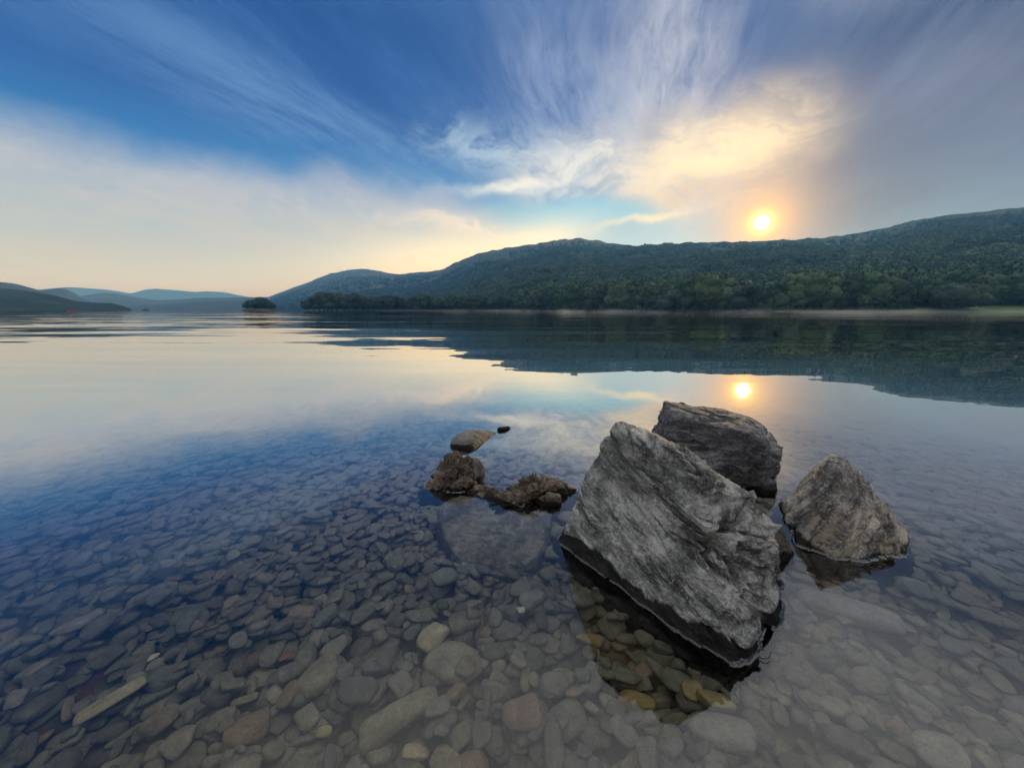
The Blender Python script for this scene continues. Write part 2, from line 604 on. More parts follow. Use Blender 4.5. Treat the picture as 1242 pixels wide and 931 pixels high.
def bed_mat():
    m, T, out = material('lake_bed_gravel')
    pos = T.new('ShaderNodeNewGeometry').outputs['Position']
    v = T.voro(pos, 28, 'F1', 'Color')
    n = T.noise(pos, 6, 5)
    c = T.mix(T.rng(n, 0.3, 0.7), (0.05, 0.048, 0.038, 1), (0.12, 0.115, 0.095, 1))
    c = T.mix(0.4, c, T.mix(1.0, v, (0.14, 0.135, 0.11, 1), 'MULTIPLY'))
    principled(T, out, c, 0.95, 0.05)
    return m


def water_mat():
    m, T, out = material('lake_water')
    geo = T.new('ShaderNodeNewGeometry')
    pos = geo.outputs['Position']
    px, py, pz = T.sep(pos)
    dist = T.v('LENGTH', T.comb(px, py, 0.0))
    # slopes of three families of ripples, metres
    w1 = T.noise(T.comb(T.m('MULTIPLY', px, 0.055), T.m('MULTIPLY', py, 0.48), 1.0), 1.0, 4, 0.55, 0.5, 'Color')
    w2 = T.noise(T.comb(T.m('MULTIPLY', px, 0.36), T.m('MULTIPLY', py, 2.2), 4.0), 1.0, 3, 0.5, 0.4, 'Color')
    w3 = T.noise(T.comb(T.m('MULTIPLY', px, 5.0), T.m('MULTIPLY', py, 9.0), 9.0), 1.0, 2, 0.5, 0.0, 'Color')
    patch = T.rng(T.noise(T.comb(T.m('MULTIPLY', px, 0.012), T.m('MULTIPLY', py, 0.035), 2.0), 1.0, 3, 0.5), 0.42, 0.62)
    half = (0.5, 0.5, 0.5)
    a1 = T.rng(dist, 2.2, 13.0, 0.005, 0.066)
    a2 = T.rng(dist, 2.0, 10.0, 0.004, 0.055)
    far = T.rng(dist, 25.0, 160.0, 1.0, 0.45)
    leftw = T.rng(px, 20.0, -60.0, 1.0, 4.0)
    pz1 = T.m('ADD', T.m('MULTIPLY', patch, 0.8), 0.35)
    s1 = T.v('SCALE', T.v('SUBTRACT', w1, half), scale=T.m('MULTIPLY', a1, T.m('MULTIPLY', far, leftw)))
    s2 = T.v('SCALE', T.v('SUBTRACT', w2, half), scale=T.m('MULTIPLY', T.m('MULTIPLY', a2, pz1), T.m('MULTIPLY', far, leftw)))
    s3 = T.v('SCALE', T.v('SUBTRACT', w3, half), scale=0.0035)
    s = T.v('ADD', T.v('ADD', s1, s2), s3)
    sx, sy, sz = T.sep(s)
    nrm = T.v('NORMALIZE', T.comb(T.m('MULTIPLY', sx, 0.6), sy, 1.0))
    nrm = T.v('SCALE', nrm, scale=T.m('SUBTRACT', 1.0, T.m('MULTIPLY', geo.outputs['Backfacing'], 2.0)))
    fr = T.new('ShaderNodeFresnel')
    fr.inputs['IOR'].default_value = 1.333
    T.l.new(nrm, fr.inputs['Normal'])
    gl = T.new('ShaderNodeBsdfRefraction')
    gl.inputs['Roughness'].default_value = 0.0
    gl.inputs['IOR'].default_value = 1.333
    T.l.new(nrm, gl.inputs['Normal'])
    gs = T.new('ShaderNodeBsdfGlossy')
    gs.inputs['Roughness'].default_value = 0.0
    T.l.new(nrm, gs.inputs['Normal'])
    mx = T.new('ShaderNodeMixShader')
    k = T.new('ShaderNodeFloatCurve')
    cv = k.mapping.curves[0]
    for i, (a, b) in enumerate([(0, 0), (0.02, 0.040), (0.03, 0.066), (0.06, 0.20), (0.135, 0.56), (0.30, 0.93), (0.40, 0.96), (0.65, 0.98), (1, 1)]):
        pt = cv.points[0] if i == 0 else (cv.points[1] if i == 8 else cv.points.new(a, b))
        if i in (0, 8):
            pt.location = (a, b)
    for pt in cv.points:
        pt.handle_type = 'VECTOR'
    k.mapping.update()
    T.l.new(fr.outputs[0], k.inputs['Value'])
    T.l.new(k.outputs[0], mx.inputs[0])
    T.l.new(gl.outputs[0], mx.inputs[1])
    T.l.new(gs.outputs[0], mx.inputs[2])
    T.l.new(mx.outputs[0], out.inputs['Surface'])
    ab = T.new('ShaderNodeVolumeAbsorption')
    ab.inputs['Color'].default_value = (0.90, 0.73, 0.25, 1)
    ab.inputs['Density'].default_value = 1.8
    T.l.new(ab.outputs[0], out.inputs['Volume'])
    return m


def hill_mat(name, low, high, bare, scale=1.0, bare_lo=0.56):
    m, T, out = material(name)
    pos = T.new('ShaderNodeNewGeometry').outputs['Position']
    a = T.noise(pos, 0.006 * scale, 6, 0.6, 0.5)
    b = T.noise(pos, 0.05 * scale, 5, 0.65)
    c = T.mix(T.rng(b, 0.35, 0.65), low, high)
    fine = T.noise(pos, 0.16 * scale, 6, 0.7, 0.3)
    c = T.mix(T.rng(fine, 0.40, 0.66), c, tuple(k * 1.3 for k in high[:3]) + (1,))
    c = T.mix(T.rng(fine, 0.46, 0.34), c, tuple(k * 0.55 for k in low[:3]) + (1,))
    c = T.mix(T.m('MULTIPLY', T.rng(a, bare_lo, bare_lo + 0.08), T.rng(fine, 0.30, 0.55, 0.35, 0.95)), c, bare)
    bp = T.new('ShaderNodeBump')
    bp.inputs['Strength'].default_value = 1.0
    bp.inputs['Distance'].default_value = 6.0 / scale
    T.l.new(T.m('ADD', b, T.m('MULTIPLY', fine, 0.5)), bp.inputs['Height'])
    principled(T, out, c, 0.95, 0.05, bp.outputs[0])
    return m


def leaf_mat(name, c0, c1, c2):
    m, T, out = material(name)
    pos = T.new('ShaderNodeNewGeometry').outputs['Position']
    r = T.new('ShaderNodeObjectInfo').outputs['Random']
    n = T.noise(pos, 0.45, 4, 0.6)
    grove = T.noise(pos, 0.014, 4, 0.6)
    f = T.m('ADD', T.m('MULTIPLY', T.rng(n, 0.3, 0.7), 0.35), T.m('ADD', T.m('MULTIPLY', r, 0.45), T.m('MULTIPLY', T.rng(grove, 0.35, 0.65), 0.25)))
    principled(T, out, T.ramp(f, [(0.1, c0), (0.55, c1), (0.95, c2)]), 0.75, 0.2)
    return m


M_leaf = leaf_mat('leaf_green', (0.006, 0.017, 0.010, 1), (0.026, 0.052, 0.022, 1), (0.066, 0.095, 0.036, 1))
M_leaf_dark = leaf_mat('leaf_dark_green', (0.007, 0.016, 0.012, 1), (0.018, 0.034, 0.020, 1), (0.045, 0.062, 0.030, 1))
M_leaf_pale = leaf_mat('leaf_pale', (0.08, 0.08, 0.06, 1), (0.12, 0.115, 0.09, 1), (0.17, 0.16, 0.12, 1))
M_bark = plain('bark', (0.07, 0.055, 0.04, 1), 0.9, 0.1)

# ------------------------------------------------------------------ lake bed and water
def bed_z(x, y):
    r = np.hypot(x * 0.75, y)
    d = 0.190 + 0.030 * np.clip(r - 1.0, -0.3, 3) + 0.16 * np.clip(r - 4, 0, 6) + 0.12 * np.clip(r - 10, 0, 12)
    return -d


def polar_sheet(radii, az0, az1, n, zf):
    az = np.linspace(az0, az1, n)
    A, R = np.meshgrid(az, radii, indexing='ij')
    X, Y = np.sin(A) * R, np.cos(A) * R
    Z = zf(X, Y)
    v = np.stack([X.ravel(), Y.ravel(), Z.ravel()], 1)
    k = len(radii)
    i = (np.arange(n - 1)[:, None] * k + np.arange(k - 1)[None]).ravel()
    f = np.stack([i, i + 1, i + k + 1, i + k], 1)
    return v, f


radii = np.concatenate([[0.02], np.linspace(0.3, 6, 40), np.geomspace(6.5, 30, 20), [200, 1500, 9000, 14000]])
v, f = polar_sheet(radii, -math.pi, math.pi, 97, bed_z)
tag(link('lake_bed', mesh_from('lake_bed', v, f, bed_mat())), kind='structure')
wr = np.concatenate([np.linspace(0.05, 6, 30), np.geomspace(6.4, 14000, 60)])
v, f = polar_sheet(wr, -math.pi + 0.013, math.pi + 0.013, 129, lambda x, y: x * 0.0)
v[:, 1] -= 0.031
me = mesh_from('lake_water', v, f[:, ::-1], water_mat(), False)
tag(link('lake_water', me), kind='structure')


# ------------------------------------------------------------------ hills
def profile(pts):
    a = np.array([azel(*p) for p in pts])
    o = np.argsort(a[:, 0])
    return a[o, 0], a[o, 1]


def smooth_interp(xq, xs, ys):
    """linear interpolation softened over about a degree"""
    r = 0
    for k, wgt in ((-0.003, 0.25), (0, 0.5), (0.003, 0.25)):
        r = r + wgt * np.interp(xq + k, xs, ys)
    return r


class Hill:
    def __init__(self, pts, shore, ridge, seed, rough=1.0, power=1.0, low=0.0):
        self.az, self.te = profile(pts)
        self.s = np.array(sorted((azel(px, 376)[0], R) for px, R in shore))
        self.r = np.array(sorted((azel(px, 376)[0], R) for px, R in ridge))
        self.seed, self.rough, self.power, self.low = seed, rough, power, low

    def R0(self, a):
        return np.interp(a, self.s[:, 0], self.s[:, 1])

    def R1(self, a):
        return np.interp(a, self.r[:, 0], self.r[:, 1])

    def z(self, a, t):
        R0, R1 = self.R0(a), self.R1(a)
        R = R0 + (R1 - R0) * t
        zr = np.maximum(CAM_H + R1 * smooth_interp(a, self.az, self.te) - self.low, 0.5)
        tt = np.clip(t, 0, 1)
        zr = zr * (1 + self.rough * (0.020 * perlin(np.stack([a * 45, a * 0 + self.seed, a * 0], 1)) + 0.012 * perlin(np.stack([a * 140, a * 0 + self.seed, a * 0], 1))))
        z = zr * tt ** self.power
        p = np.stack([np.sin(a) * R, np.cos(a) * R, np.full_like(R, self.seed * 37.0)], 1)
        env = np.sin(np.pi * np.clip(tt, 0, 1)) ** 0.8 * (1 - tt ** 2) ** 0.5
        z = z + self.rough * env * (0.10 * zr * fbm(p / 300.0, 4) + 0.025 * zr * ridged(p / 120.0, 3))
        z = z + self.rough * 0.010 * zr * perlin(p / 40.0) * (tt > 0.3)
        z = np.where(t > 1, zr * (1 - 0.9 * (t - 1) / 0.5) , z)
        z = np.where(t < 0, -4 * np.clip(-t / 0.02, 0, 1), z)
        return R, z

    def mesh(self, name, mat, na, nt, a0=None, a1=None):
        az = np.linspace(self.az[0] if a0 is None else a0, self.az[-1] if a1 is None else a1, na)
        t = np.concatenate([[-0.02], np.linspace(0, 1, nt), [1.12, 1.3, 1.5]])
        A, TT = np.meshgrid(az, t, indexing='ij')
        A, TT = A.ravel(), TT.ravel()
        R, z = self.z(A, TT)
        v = np.stack([np.sin(A) * R, np.cos(A) * R, z], 1)
        k = len(t)
        i = (np.arange(na - 1)[:, None] * k + np.arange(k - 1)[None]).ravel()
        f = np.stack([i, i + 1, i + k + 1, i + k], 1)
        return tag(link(name, mesh_from(name, v, f, mat)), kind='structure')


MAIN = Hill([(296, 375), (325, 359.5), (345, 352), (370, 343), (400, 331), (425, 326), (445, 325), (470, 330), (485, 332),
             (505, 329), (520, 328.5), (535, 326), (560, 314), (580, 306), (610, 300), (650, 294), (680, 289), (700, 287),
             (720, 289), (750, 294), (770, 296), (790, 294), (810, 292.5), (850, 291.5), (880, 290.5), (920, 289.5), (960, 287.5),
             (1000, 285), (1040, 280), (1080, 272), (1110, 264), (1150, 258), (1200, 252), (1242, 248), (1400, 236), (1700, 225), (2400, 240)],
            [(290, 2200), (360, 1700), (440, 1300), (520, 900), (600, 480), (660, 310), (780, 262), (950, 255), (1150, 290), (1300, 320), (2400, 600)],
            [(290, 4600), (400, 3700), (500, 2900), (580, 2100), (700, 1400), (900, 1050), (1242, 1300), (2400, 1900)], 1, power=1.30, low=5.0)
M_hill = hill_mat('wooded_hillside', (0.020, 0.030, 0.02, 1), (0.046, 0.056, 0.034, 1), (0.11, 0.098, 0.058, 1), 1.0, 0.56)
MAIN.mesh('wooded_hill', M_hill, 420, 90)

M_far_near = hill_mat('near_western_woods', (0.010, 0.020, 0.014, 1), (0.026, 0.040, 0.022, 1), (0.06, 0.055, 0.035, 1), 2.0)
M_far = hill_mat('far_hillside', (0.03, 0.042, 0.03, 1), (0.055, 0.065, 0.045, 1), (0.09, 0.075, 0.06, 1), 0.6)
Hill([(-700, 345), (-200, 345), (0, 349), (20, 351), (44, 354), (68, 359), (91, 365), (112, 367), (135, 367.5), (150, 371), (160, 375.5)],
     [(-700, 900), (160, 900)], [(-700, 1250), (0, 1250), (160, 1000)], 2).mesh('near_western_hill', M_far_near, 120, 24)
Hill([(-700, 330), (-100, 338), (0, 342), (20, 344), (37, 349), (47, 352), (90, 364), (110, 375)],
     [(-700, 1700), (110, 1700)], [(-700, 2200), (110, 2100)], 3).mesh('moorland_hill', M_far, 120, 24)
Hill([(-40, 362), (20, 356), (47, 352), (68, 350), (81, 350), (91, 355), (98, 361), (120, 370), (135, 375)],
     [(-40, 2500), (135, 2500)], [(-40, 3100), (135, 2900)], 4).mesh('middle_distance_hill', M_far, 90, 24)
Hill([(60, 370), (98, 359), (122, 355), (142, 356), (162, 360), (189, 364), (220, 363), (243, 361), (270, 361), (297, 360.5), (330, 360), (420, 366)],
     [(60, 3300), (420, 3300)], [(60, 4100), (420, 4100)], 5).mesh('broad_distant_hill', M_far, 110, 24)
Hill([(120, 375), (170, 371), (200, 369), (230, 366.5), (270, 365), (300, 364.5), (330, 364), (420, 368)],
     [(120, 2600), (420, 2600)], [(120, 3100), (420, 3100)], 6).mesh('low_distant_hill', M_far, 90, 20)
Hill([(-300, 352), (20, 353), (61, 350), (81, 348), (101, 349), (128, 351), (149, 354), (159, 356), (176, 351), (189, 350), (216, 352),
      (237, 354), (250, 353), (270, 354), (291, 358), (301, 360), (360, 366)],
     [(-300, 6800), (360, 6800)], [(-300, 7600), (360, 7600)], 8, 0.5).mesh('farthest_fells', M_far, 140, 20)


def ground_at(px, t):
    """a point of the main hill: azimuth of a sight line, fraction t of the way from shore to ridge"""
    a = np.array([azel(px, 376)[0]])
    R, z = MAIN.z(a, np.array([t]))
    return float(math.sin(a[0]) * R[0]), float(math.cos(a[0]) * R[0]), float(z[0])


# open meadow along the shore
def meadow():
    az = np.linspace(azel(940, 376)[0], azel(1500, 376)[0], 80)
    s = np.linspace(0, 1, 14)
    v = []
    for i, a in enumerate(az):
        R0 = float(MAIN.R0(a))
        wid = 12 + 20 * np.clip((a - azel(1040, 376)[0]) / 0.12, 0, 1)
        for q in s:
            R = R0 - 2 + wid * q
            tt = (R - R0) / (float(MAIN.R1(a)) - R0)
            zt = float(MAIN.z(np.array([a]), np.array([tt]))[1][0])
            z = max(zt, -0.3) + 0.22
            v.append((math.sin(a) * R, math.cos(a) * R, z + 0.06 * math.sin(i * 1.3 + q * 9)))
    k = len(s)
    f = [(i * k + j, i * k + j + 1, (i + 1) * k + j + 1, (i + 1) * k + j) for i in range(79) for j in range(k - 1)]
    m, T, out = material('meadow_grass')
    pos = T.new('ShaderNodeNewGeometry').outputs['Position']
    n = T.noise(pos, 0.12, 6, 0.65)
    c = T.mix(T.rng(n, 0.35, 0.65), (0.055, 0.095, 0.034, 1), (0.12, 0.155, 0.06, 1))
    principled(T, out, c, 0.95, 0.05)
    tag(link('meadow', mesh_from('meadow', v, f, m)), kind='structure')


meadow()


# ------------------------------------------------------------------ trees
def leaf_quads(centres, size, rs):
    n = len(centres)
    a = rs.normal(size=(n, 3))
    a /= np.linalg.norm(a, axis=1)[:, None]
    b = np.cross(a, rs.normal(size=(n, 3)))
    b /= np.linalg.norm(b, axis=1)[:, None]
    sz = (size * rs.uniform(0.6, 1.4, n))[:, None]
    v = np.stack([centres - a * sz, centres + b * sz * 0.7, centres + a * sz, centres - b * sz * 0.7], 1).reshape(-1, 3)
    f = np.arange(4 * n).reshape(n, 4)
    return v, f


def crown(seed, w, h, base, lumps, leaves, leaf, sub=2):
    """uneven crown: overlapping leafy lumps and a shell of leaf clumps"""
    rs = np.random.default_rng(seed)
    V, Fq, Ft, off = [], [], [], 0
    iv, if_ = ico(sub)
    cs, rr = [], []
    for k in range(lumps):
        a = rs.uniform(0, 2 * math.pi)
        u = rs.uniform(0, 1) ** 0.6
        hh = rs.uniform(0.15, 0.85)
        rad_ = w * 0.5 * (0.66 * u) * math.sqrt(max(0.05, 1 - (hh - 0.35) ** 2 * 1.6))
        c = np.array([math.cos(a) * rad_, math.sin(a) * rad_, base + (h - base) * hh])
        r = w * rs.uniform(0.17, 0.27)
        r = min(r, h - c[2] + 0.06 * h, c[2] - base * 0.5)
        cs.append(c)
        rr.append(r)
        n = 1 + 0.30 * perlin(iv * 2.3 + seed + k * 5.1)
        V.append(c + iv * (r * 0.86 * n)[:, None] * np.array([1, 1, 0.82]))
        Ft.append(if_ + off)
        off += len(iv)
    tri = np.concatenate(Ft)
    cs, rr = np.array(cs), np.array(rr)
    pick = rs.choice(lumps, leaves, p=rr ** 2 / (rr ** 2).sum())
    dd = rs.normal(size=(leaves, 3))
    dd /= np.linalg.norm(dd, axis=1)[:, None]
    pts = cs[pick] + dd * (rr[pick] * rs.uniform(0.82, 1.16, leaves))[:, None] * np.array([1, 1, 0.84])
    lv, lf = leaf_quads(pts, leaf, rs)
    faces = [tuple(t) for t in tri] + [tuple(q + off) for q in lf]
    return np.concatenate(V + [lv]), faces


def tube(path, r0, r1, n=7):
    path = [np.array(p, float) for p in path]
    V, Fc = [], []
    for i, p in enumerate(path):
        t = unit(path[min(i + 1, len(path) - 1)] - path[max(i - 1, 0)])
        s = np.cross(t, (0.31, 0.95, 0.1))
        s = unit(s)
        u = np.cross(t, s)
        r = r0 + (r1 - r0) * i / (len(path) - 1)
        for k in range(n):
            a = 2 * math.pi * k / n
            V.append(p + r * (math.cos(a) * s + math.sin(a) * u))
    for i in range(len(path) - 1):
        for k in range(n):
            Fc.append((i * n + k, i * n + (k + 1) % n, (i + 1) * n + (k + 1) % n, (i + 1) * n + k))
    Fc.append(tuple(range(n - 1, -1, -1)))
    Fc.append(tuple(range((len(path) - 1) * n, len(path) * n)))
    return V, Fc


def join(parts):
    V, Fc = [], []
    for v, f in parts:
        o = len(V)
        V += [tuple(q) for q in v]
        Fc += [tuple(i + o for i in q) for q in f]
    return V, Fc


def trunk(seed, w, h, base):
    rs = np.random.default_rng(seed)
    ps = [tube([(0, 0, -0.6), (0.1, 0.05, base * 0.6), (0.05, 0.2, base * 1.2), (0.2, 0.1, h * 0.7)], w * 0.045, w * 0.012, 8)]
    for k in range(6):
        a = k * 2.4 + rs.uniform(-0.4, 0.4)
        z0 = base * rs.uniform(0.7, 1.1)
        L = w * rs.uniform(0.25, 0.38)
        ps.append(tube([(0.05, 0.1, z0), (math.cos(a) * L * 0.5, math.sin(a) * L * 0.5, z0 + h * 0.14),
                        (math.cos(a) * L, math.sin(a) * L, z0 + h * rs.uniform(0.2, 0.34))], w * 0.018, w * 0.005, 5))
    return join(ps)


TREE_PROTO = []
for k, (w, h, base) in enumerate([(15, 13, 1.4), (17, 13.5, 1.0), (13, 13.5, 1.6), (19, 14, 1.2), (14, 11.5, 1.0), (16, 15, 1.4)]):
    cv, cf = crown(100 + k, w, h, base, 34, 2600, 0.55)
    cm = mesh_from('crown', cv, cf, M_leaf if k % 3 else M_leaf_dark, True)
    tv, tf = trunk(200 + k, w, h, base)
    TREE_PROTO.append((cm, mesh_from('trunk', tv, tf, M_bark), w, h))


def plant_tree(proto, loc, scale, rz, label, group=None, name='broadleaf_tree', crown_me=None, trunk_me=None, sz=None):
    cm, tm = TREE_PROTO[proto][:2]
    o = empty(name, loc, rz)
    o.scale = (scale, scale, scale * (sz or 1))
    tag(o, label, 'tree', group)
    link('trunk', trunk_me or tm, o)
    link('crown', crown_me or cm, o)
    return o


# front row of the wood along the far shore
ROW = 'dark green broadleaf tree in the front row of the wood along the far shore'
GRP = 'trees in the front row of the far shore wood'
rs = np.random.default_rng(5)
px = 650.0
k = 0
while px < 1300:
    meadowy = np.interp(px, [930, 960, 1080, 1120, 1300], [0.002, 0.012, 0.016, 0.028, 0.032])
    x, y, z = ground_at(px, meadowy + 0.004 * rs.uniform(0, 1))
    R = math.hypot(x, y)
    sc = rs.uniform(0.75, 1.25) * np.interp(px, [440, 560, 700, 1000], [1.15, 1.2, 1.25, 1.45])
    skip = (868 < px < 945)
    if not skip:
        plant_tree(int(rs.integers(0, 6)), (x, y, max(z, 0.3) - 0.2), sc, rs.uniform(0, 6.28), ROW, GRP)
    px += sc * 14.5 * 0.62 * F / (math.cos(math.atan2(x, y)) * R) * rs.uniform(0.8, 1.2)
    k += 1
x, y, z = ground_at(905, 0.006)
plant_tree(3, (x, y, z - 0.3), 1.55, 0.6, 'broadest low spreading tree at the water, under the sun', sz=0.78)
x, y, z = ground_at(872, 0.006)
plant_tree(1, (x, y, z - 0.3), 1.15, 2.6, 'wide dark tree at the water beside the broadest spreading tree')
# lone oak on the meadow
a = azel(1156, 376)[0]
R = float(MAIN.R0(np.array([a]))[0]) + 8
cv, cf = crown(333, 25, 13.5, 2.4, 60, 5200, 0.5)
plant_tree(3, (math.sin(a) * R, math.cos(a) * R, 0.4), 1.0, 0.3, 'lone spreading oak standing on the lakeside meadow', None, 'oak_tree',
           mesh_from('crown', cv, cf, M_leaf_dark), mesh_from('trunk', *trunk(334, 21, 12, 3.0), M_bark))
a = azel(1096, 376)[0]
R = float(MAIN.R0(np.array([a]))[0]) + 12
cv, cf = crown(335, 11, 4.6, 0.6, 20, 1400, 0.45)
plant_tree(0, (math.sin(a) * R, math.cos(a) * R, 0.6), 1.0, 0.3, 'low bushy tree on the meadow beside the lone oak', None, 'bushy_tree',
           mesh_from('crown', cv, cf, M_leaf_dark), mesh_from('trunk', *trunk(336, 7, 4, 0.8), M_bark))
a = azel(960, 376)[0]
R = float(MAIN.R0(np.array([a]))[0]) + 6
cv, cf = crown(337, 4.6, 6.4, 2.0, 14, 320, 0.35, 1)
plant_tree(0, (math.sin(a) * R, math.cos(a) * R, 0.4), 1.0, 0.3, 'small pale sparse tree at the edge of the meadow by the water', None, 'small_tree',
           mesh_from('crown', cv[-1280:], [tuple(range(4 * i, 4 * i + 4)) for i in range(320)], M_leaf_pale), mesh_from('trunk', *trunk(338, 4.6, 6, 2.0), M_bark))


def knoll(name, px0, px1, dist, height, depth, seed, mat):
    """low rocky rise of ground standing in the water"""
    a0, a1 = azel(px0, 376)[0], azel(px1, 376)[0]
    na, nt = 40, 16
    V = []
    for i in range(na):
        u = i / (na - 1)
        a = a0 + (a1 - a0) * u
        for j in range(nt):
            t = j / (nt - 1)
            z = height * math.sin(math.pi * u) ** 0.6 * math.sin(math.pi * t) ** 0.7
            R = dist + depth * t
            V.append((math.sin(a) * R, math.cos(a) * R, z - 0.5))
    V = np.array(V)
    V[:, 2] += (V[:, 2] > -0.3) * 0.25 * height * fbm(V / 9.0 + seed, 3)
    f = [(i * nt + j, i * nt + j + 1, (i + 1) * nt + j + 1, (i + 1) * nt + j) for i in range(na - 1) for j in range(nt - 1)]
    return tag(link(name, mesh_from(name, V, f, mat)), kind='structure')


M_knoll = hill_mat('islet_rock', (0.022, 0.022, 0.018, 1), (0.045, 0.04, 0.03, 1), (0.08, 0.07, 0.055, 1), 8.0)
knoll('islet', 292, 338, 480, 3.6, 45, 3, M_knoll)
rs = np.random.default_rng(9)
for px_, dd, sc in [(299, 20, 0.62), (304, 28, 0.8), (309, 18, 0.95), (313, 30, 1.05), (318, 22, 1.02), (322, 30, 0.95), (327, 20, 0.8), (332, 28, 0.55)]:
    a = azel(px_, 376)[0]
    R = 480 + dd
    plant_tree(int(rs.integers(0, 6)), (math.sin(a) * R, math.cos(a) * R, 2.0), sc * 0.95, rs.uniform(0, 6), 'dark tree crowded on the small wooded islet', 'trees on the islet', sz=0.82)
knoll('wooded_point', 366, 690, 370, 1.8, 70, 5, M_knoll)
for i, px_ in enumerate(np.concatenate([np.linspace(374, 452, 14), np.linspace(462, 660, 24)])):
    a = azel(px_ + rs.uniform(-2, 2), 376)[0]
    R = 376 + rs.uniform(4, 45)
    plant_tree(int(rs.integers(0, 6)), (math.sin(a) * R, math.cos(a) * R, 0.9), float(np.interp(px_, [374, 388, 410, 452, 520, 660], [0.6, 0.95, 1.05, 0.9, 0.95, 1.15])) * rs.uniform(0.9, 1.08), rs.uniform(0, 6),
               'dark tree on the low wooded point between the islet and the main wood', 'trees on the wooded point')


# the wood covering the hillside: one mass
def forest():
    rs = np.random.default_rng(21)
    N = 62000
    a0, a1 = azel(330, 376)[0], azel(1420, 376)[0]
    A = rs.uniform(a0, a1, N)
    R0, R1 = MAIN.R0(A), MAIN.R1(A)
    Rr = np.sqrt(rs.uniform(0, 1, N)) * R1
    ok = (Rr > R0 * 1.006) & (Rr < R1)
    A, Rr, R0, R1 = A[ok], Rr[ok], R0[ok], R1[ok]
    t = (Rr - R0) / (R1 - R0)
    _, z = MAIN.z(A, t)
    P = np.stack([np.sin(A) * Rr, np.cos(A) * Rr, z], 1)
    n = fbm(P / 260.0 + 5, 4) + 0.35 * fbm(P / 60.0, 3)
    px_az = A
    keep0 = fbm(P / 85.0 + 9, 3) < 0.30 + 0.3 * (t < 0.15)
    # open ground: upper slopes, more of it on the eastern shoulder
    e = np.interp(px_az, [a0, azel(560, 376)[0], azel(960, 376)[0], azel(1100, 376)[0], a1], [0.66, 0.68, 0.72, 0.54, 0.46])
    keep = rs.uniform(0, 1, len(t)) < np.clip(1.25 - (t - e + 0.20 * n) / 0.12, 0.16 * np.clip((1.0 - t) / 0.3, 0, 1), 1)
    keep |= (A > azel(1070, 376)[0] + 0.15 * n) & (t > 0.74) & (t < 0.90 + 0.1 * n) & (rs.uniform(0, 1, len(t)) < 0.75)
    keep &= keep0
    far = np.clip(800.0 / Rr, 0.35, 1.0)
    keep &= rs.uniform(0, 1, len(t)) < far
    for cpx, ct, wpx, wt in ((1190, 0.60, 90, 0.08), (1085, 0.66, 60, 0.07), (985, 0.72, 45, 0.07), (700, 0.64, 26, 0.06), (770, 0.72, 60, 0.05), (620, 0.7, 30, 0.06)):
        ca, cw = azel(cpx, 376)[0], azel(cpx + wpx, 376)[0] - azel(cpx, 376)[0]
        inside = ((A - ca) / cw) ** 2 + ((t - ct - 0.25 * (A - ca)) / wt) ** 2 + 1.1 * n < 1
        keep &= ~(inside & (rs.uniform(0, 1, len(t)) > 0.10))
    # clear of the meadow
    am = azel(945, 376)[0]
    keep &= ~((A > am) & (Rr - R0 < np.where(A > azel(1090, 376)[0], 34, 15)))
    P, t = P[keep], t[keep]
    n = len(P)
    sc = rs.uniform(0.6, 1.25, n) * np.interp(t, [0, 0.4, 0.8, 0.9, 1], [1.25, 0.88, 0.50, 0.36, 0.25])
    me = bpy.data.meshes.new('forest')
    me.vertices.add(n)
    P[:, 2] -= 1.5 * sc
    me.vertices.foreach_set('co', P.ravel())
    at = me.attributes.new('tree_scale', 'FLOAT', 'POINT')
    at.data.foreach_set('value', sc)
    at = me.attributes.new('tree_turn', 'FLOAT', 'POINT')
    at.data.foreach_set('value', rs.uniform(0, 6.28, n))
    at = me.attributes.new('tree_kind', 'INT', 'POINT')
    at.data.foreach_set('value', rs.integers(0, 6, n).astype(np.int32))
    o = link('forest', me)
    tag(o, kind='stuff')
    bank = bpy.data.collections.new('forest_crowns')
    for k in range(6):
        w, h = [(14, 12), (16, 12.5), (12, 13), (17, 13), (13, 11), (11, 15)][k]
        cv, cf = crown(400 + k, w, h, 1.0, 16, 620, 0.75)
        co = bpy.data.objects.new('forest_crown', mesh_from('forest_crown', cv, cf, M_leaf if k % 3 else M_leaf_dark))
        bank.objects.link(co)
    ng = bpy.data.node_groups.new('forest_nodes', 'GeometryNodeTree')
    ng.interface.new_socket('Geometry', in_out='INPUT', socket_type='NodeSocketGeometry')
    ng.interface.new_socket('Geometry', in_out='OUTPUT', socket_type='NodeSocketGeometry')
    N_, L_ = ng.nodes, ng.links
    gi, go = N_.new('NodeGroupInput'), N_.new('NodeGroupOutput')
    ci = N_.new('GeometryNodeCollectionInfo')
    ci.inputs['Collection'].default_value = bank
    ci.inputs['Separate Children'].default_value = True
    ci.inputs['Reset Children'].default_value = True
    iop = N_.new('GeometryNodeInstanceOnPoints')
    iop.inputs['Pick Instance'].default_value = True

    def attr(nm, typ):
        a = N_.new('GeometryNodeInputNamedAttribute')
        a.data_type = typ
        a.inputs['Name'].default_value = nm
        return a.outputs['Attribute']
    cx = N_.new('ShaderNodeCombineXYZ')
    L_.new(attr('tree_turn', 'FLOAT'), cx.inputs[2])
    L_.new(gi.outputs[0], iop.inputs['Points'])
    L_.new(ci.outputs[0], iop.inputs['Instance'])
    L_.new(attr('tree_kind', 'INT'), iop.inputs['Instance Index'])
    L_.new(cx.outputs[0], iop.inputs['Rotation'])
    L_.new(attr('tree_scale', 'FLOAT'), iop.inputs['Scale'])
    L_.new(iop.outputs[0], go.inputs[0])
    md = o.modifiers.new('forest', 'NODES')
    md.node_group = ng
    print('forest trees', n)


forest()

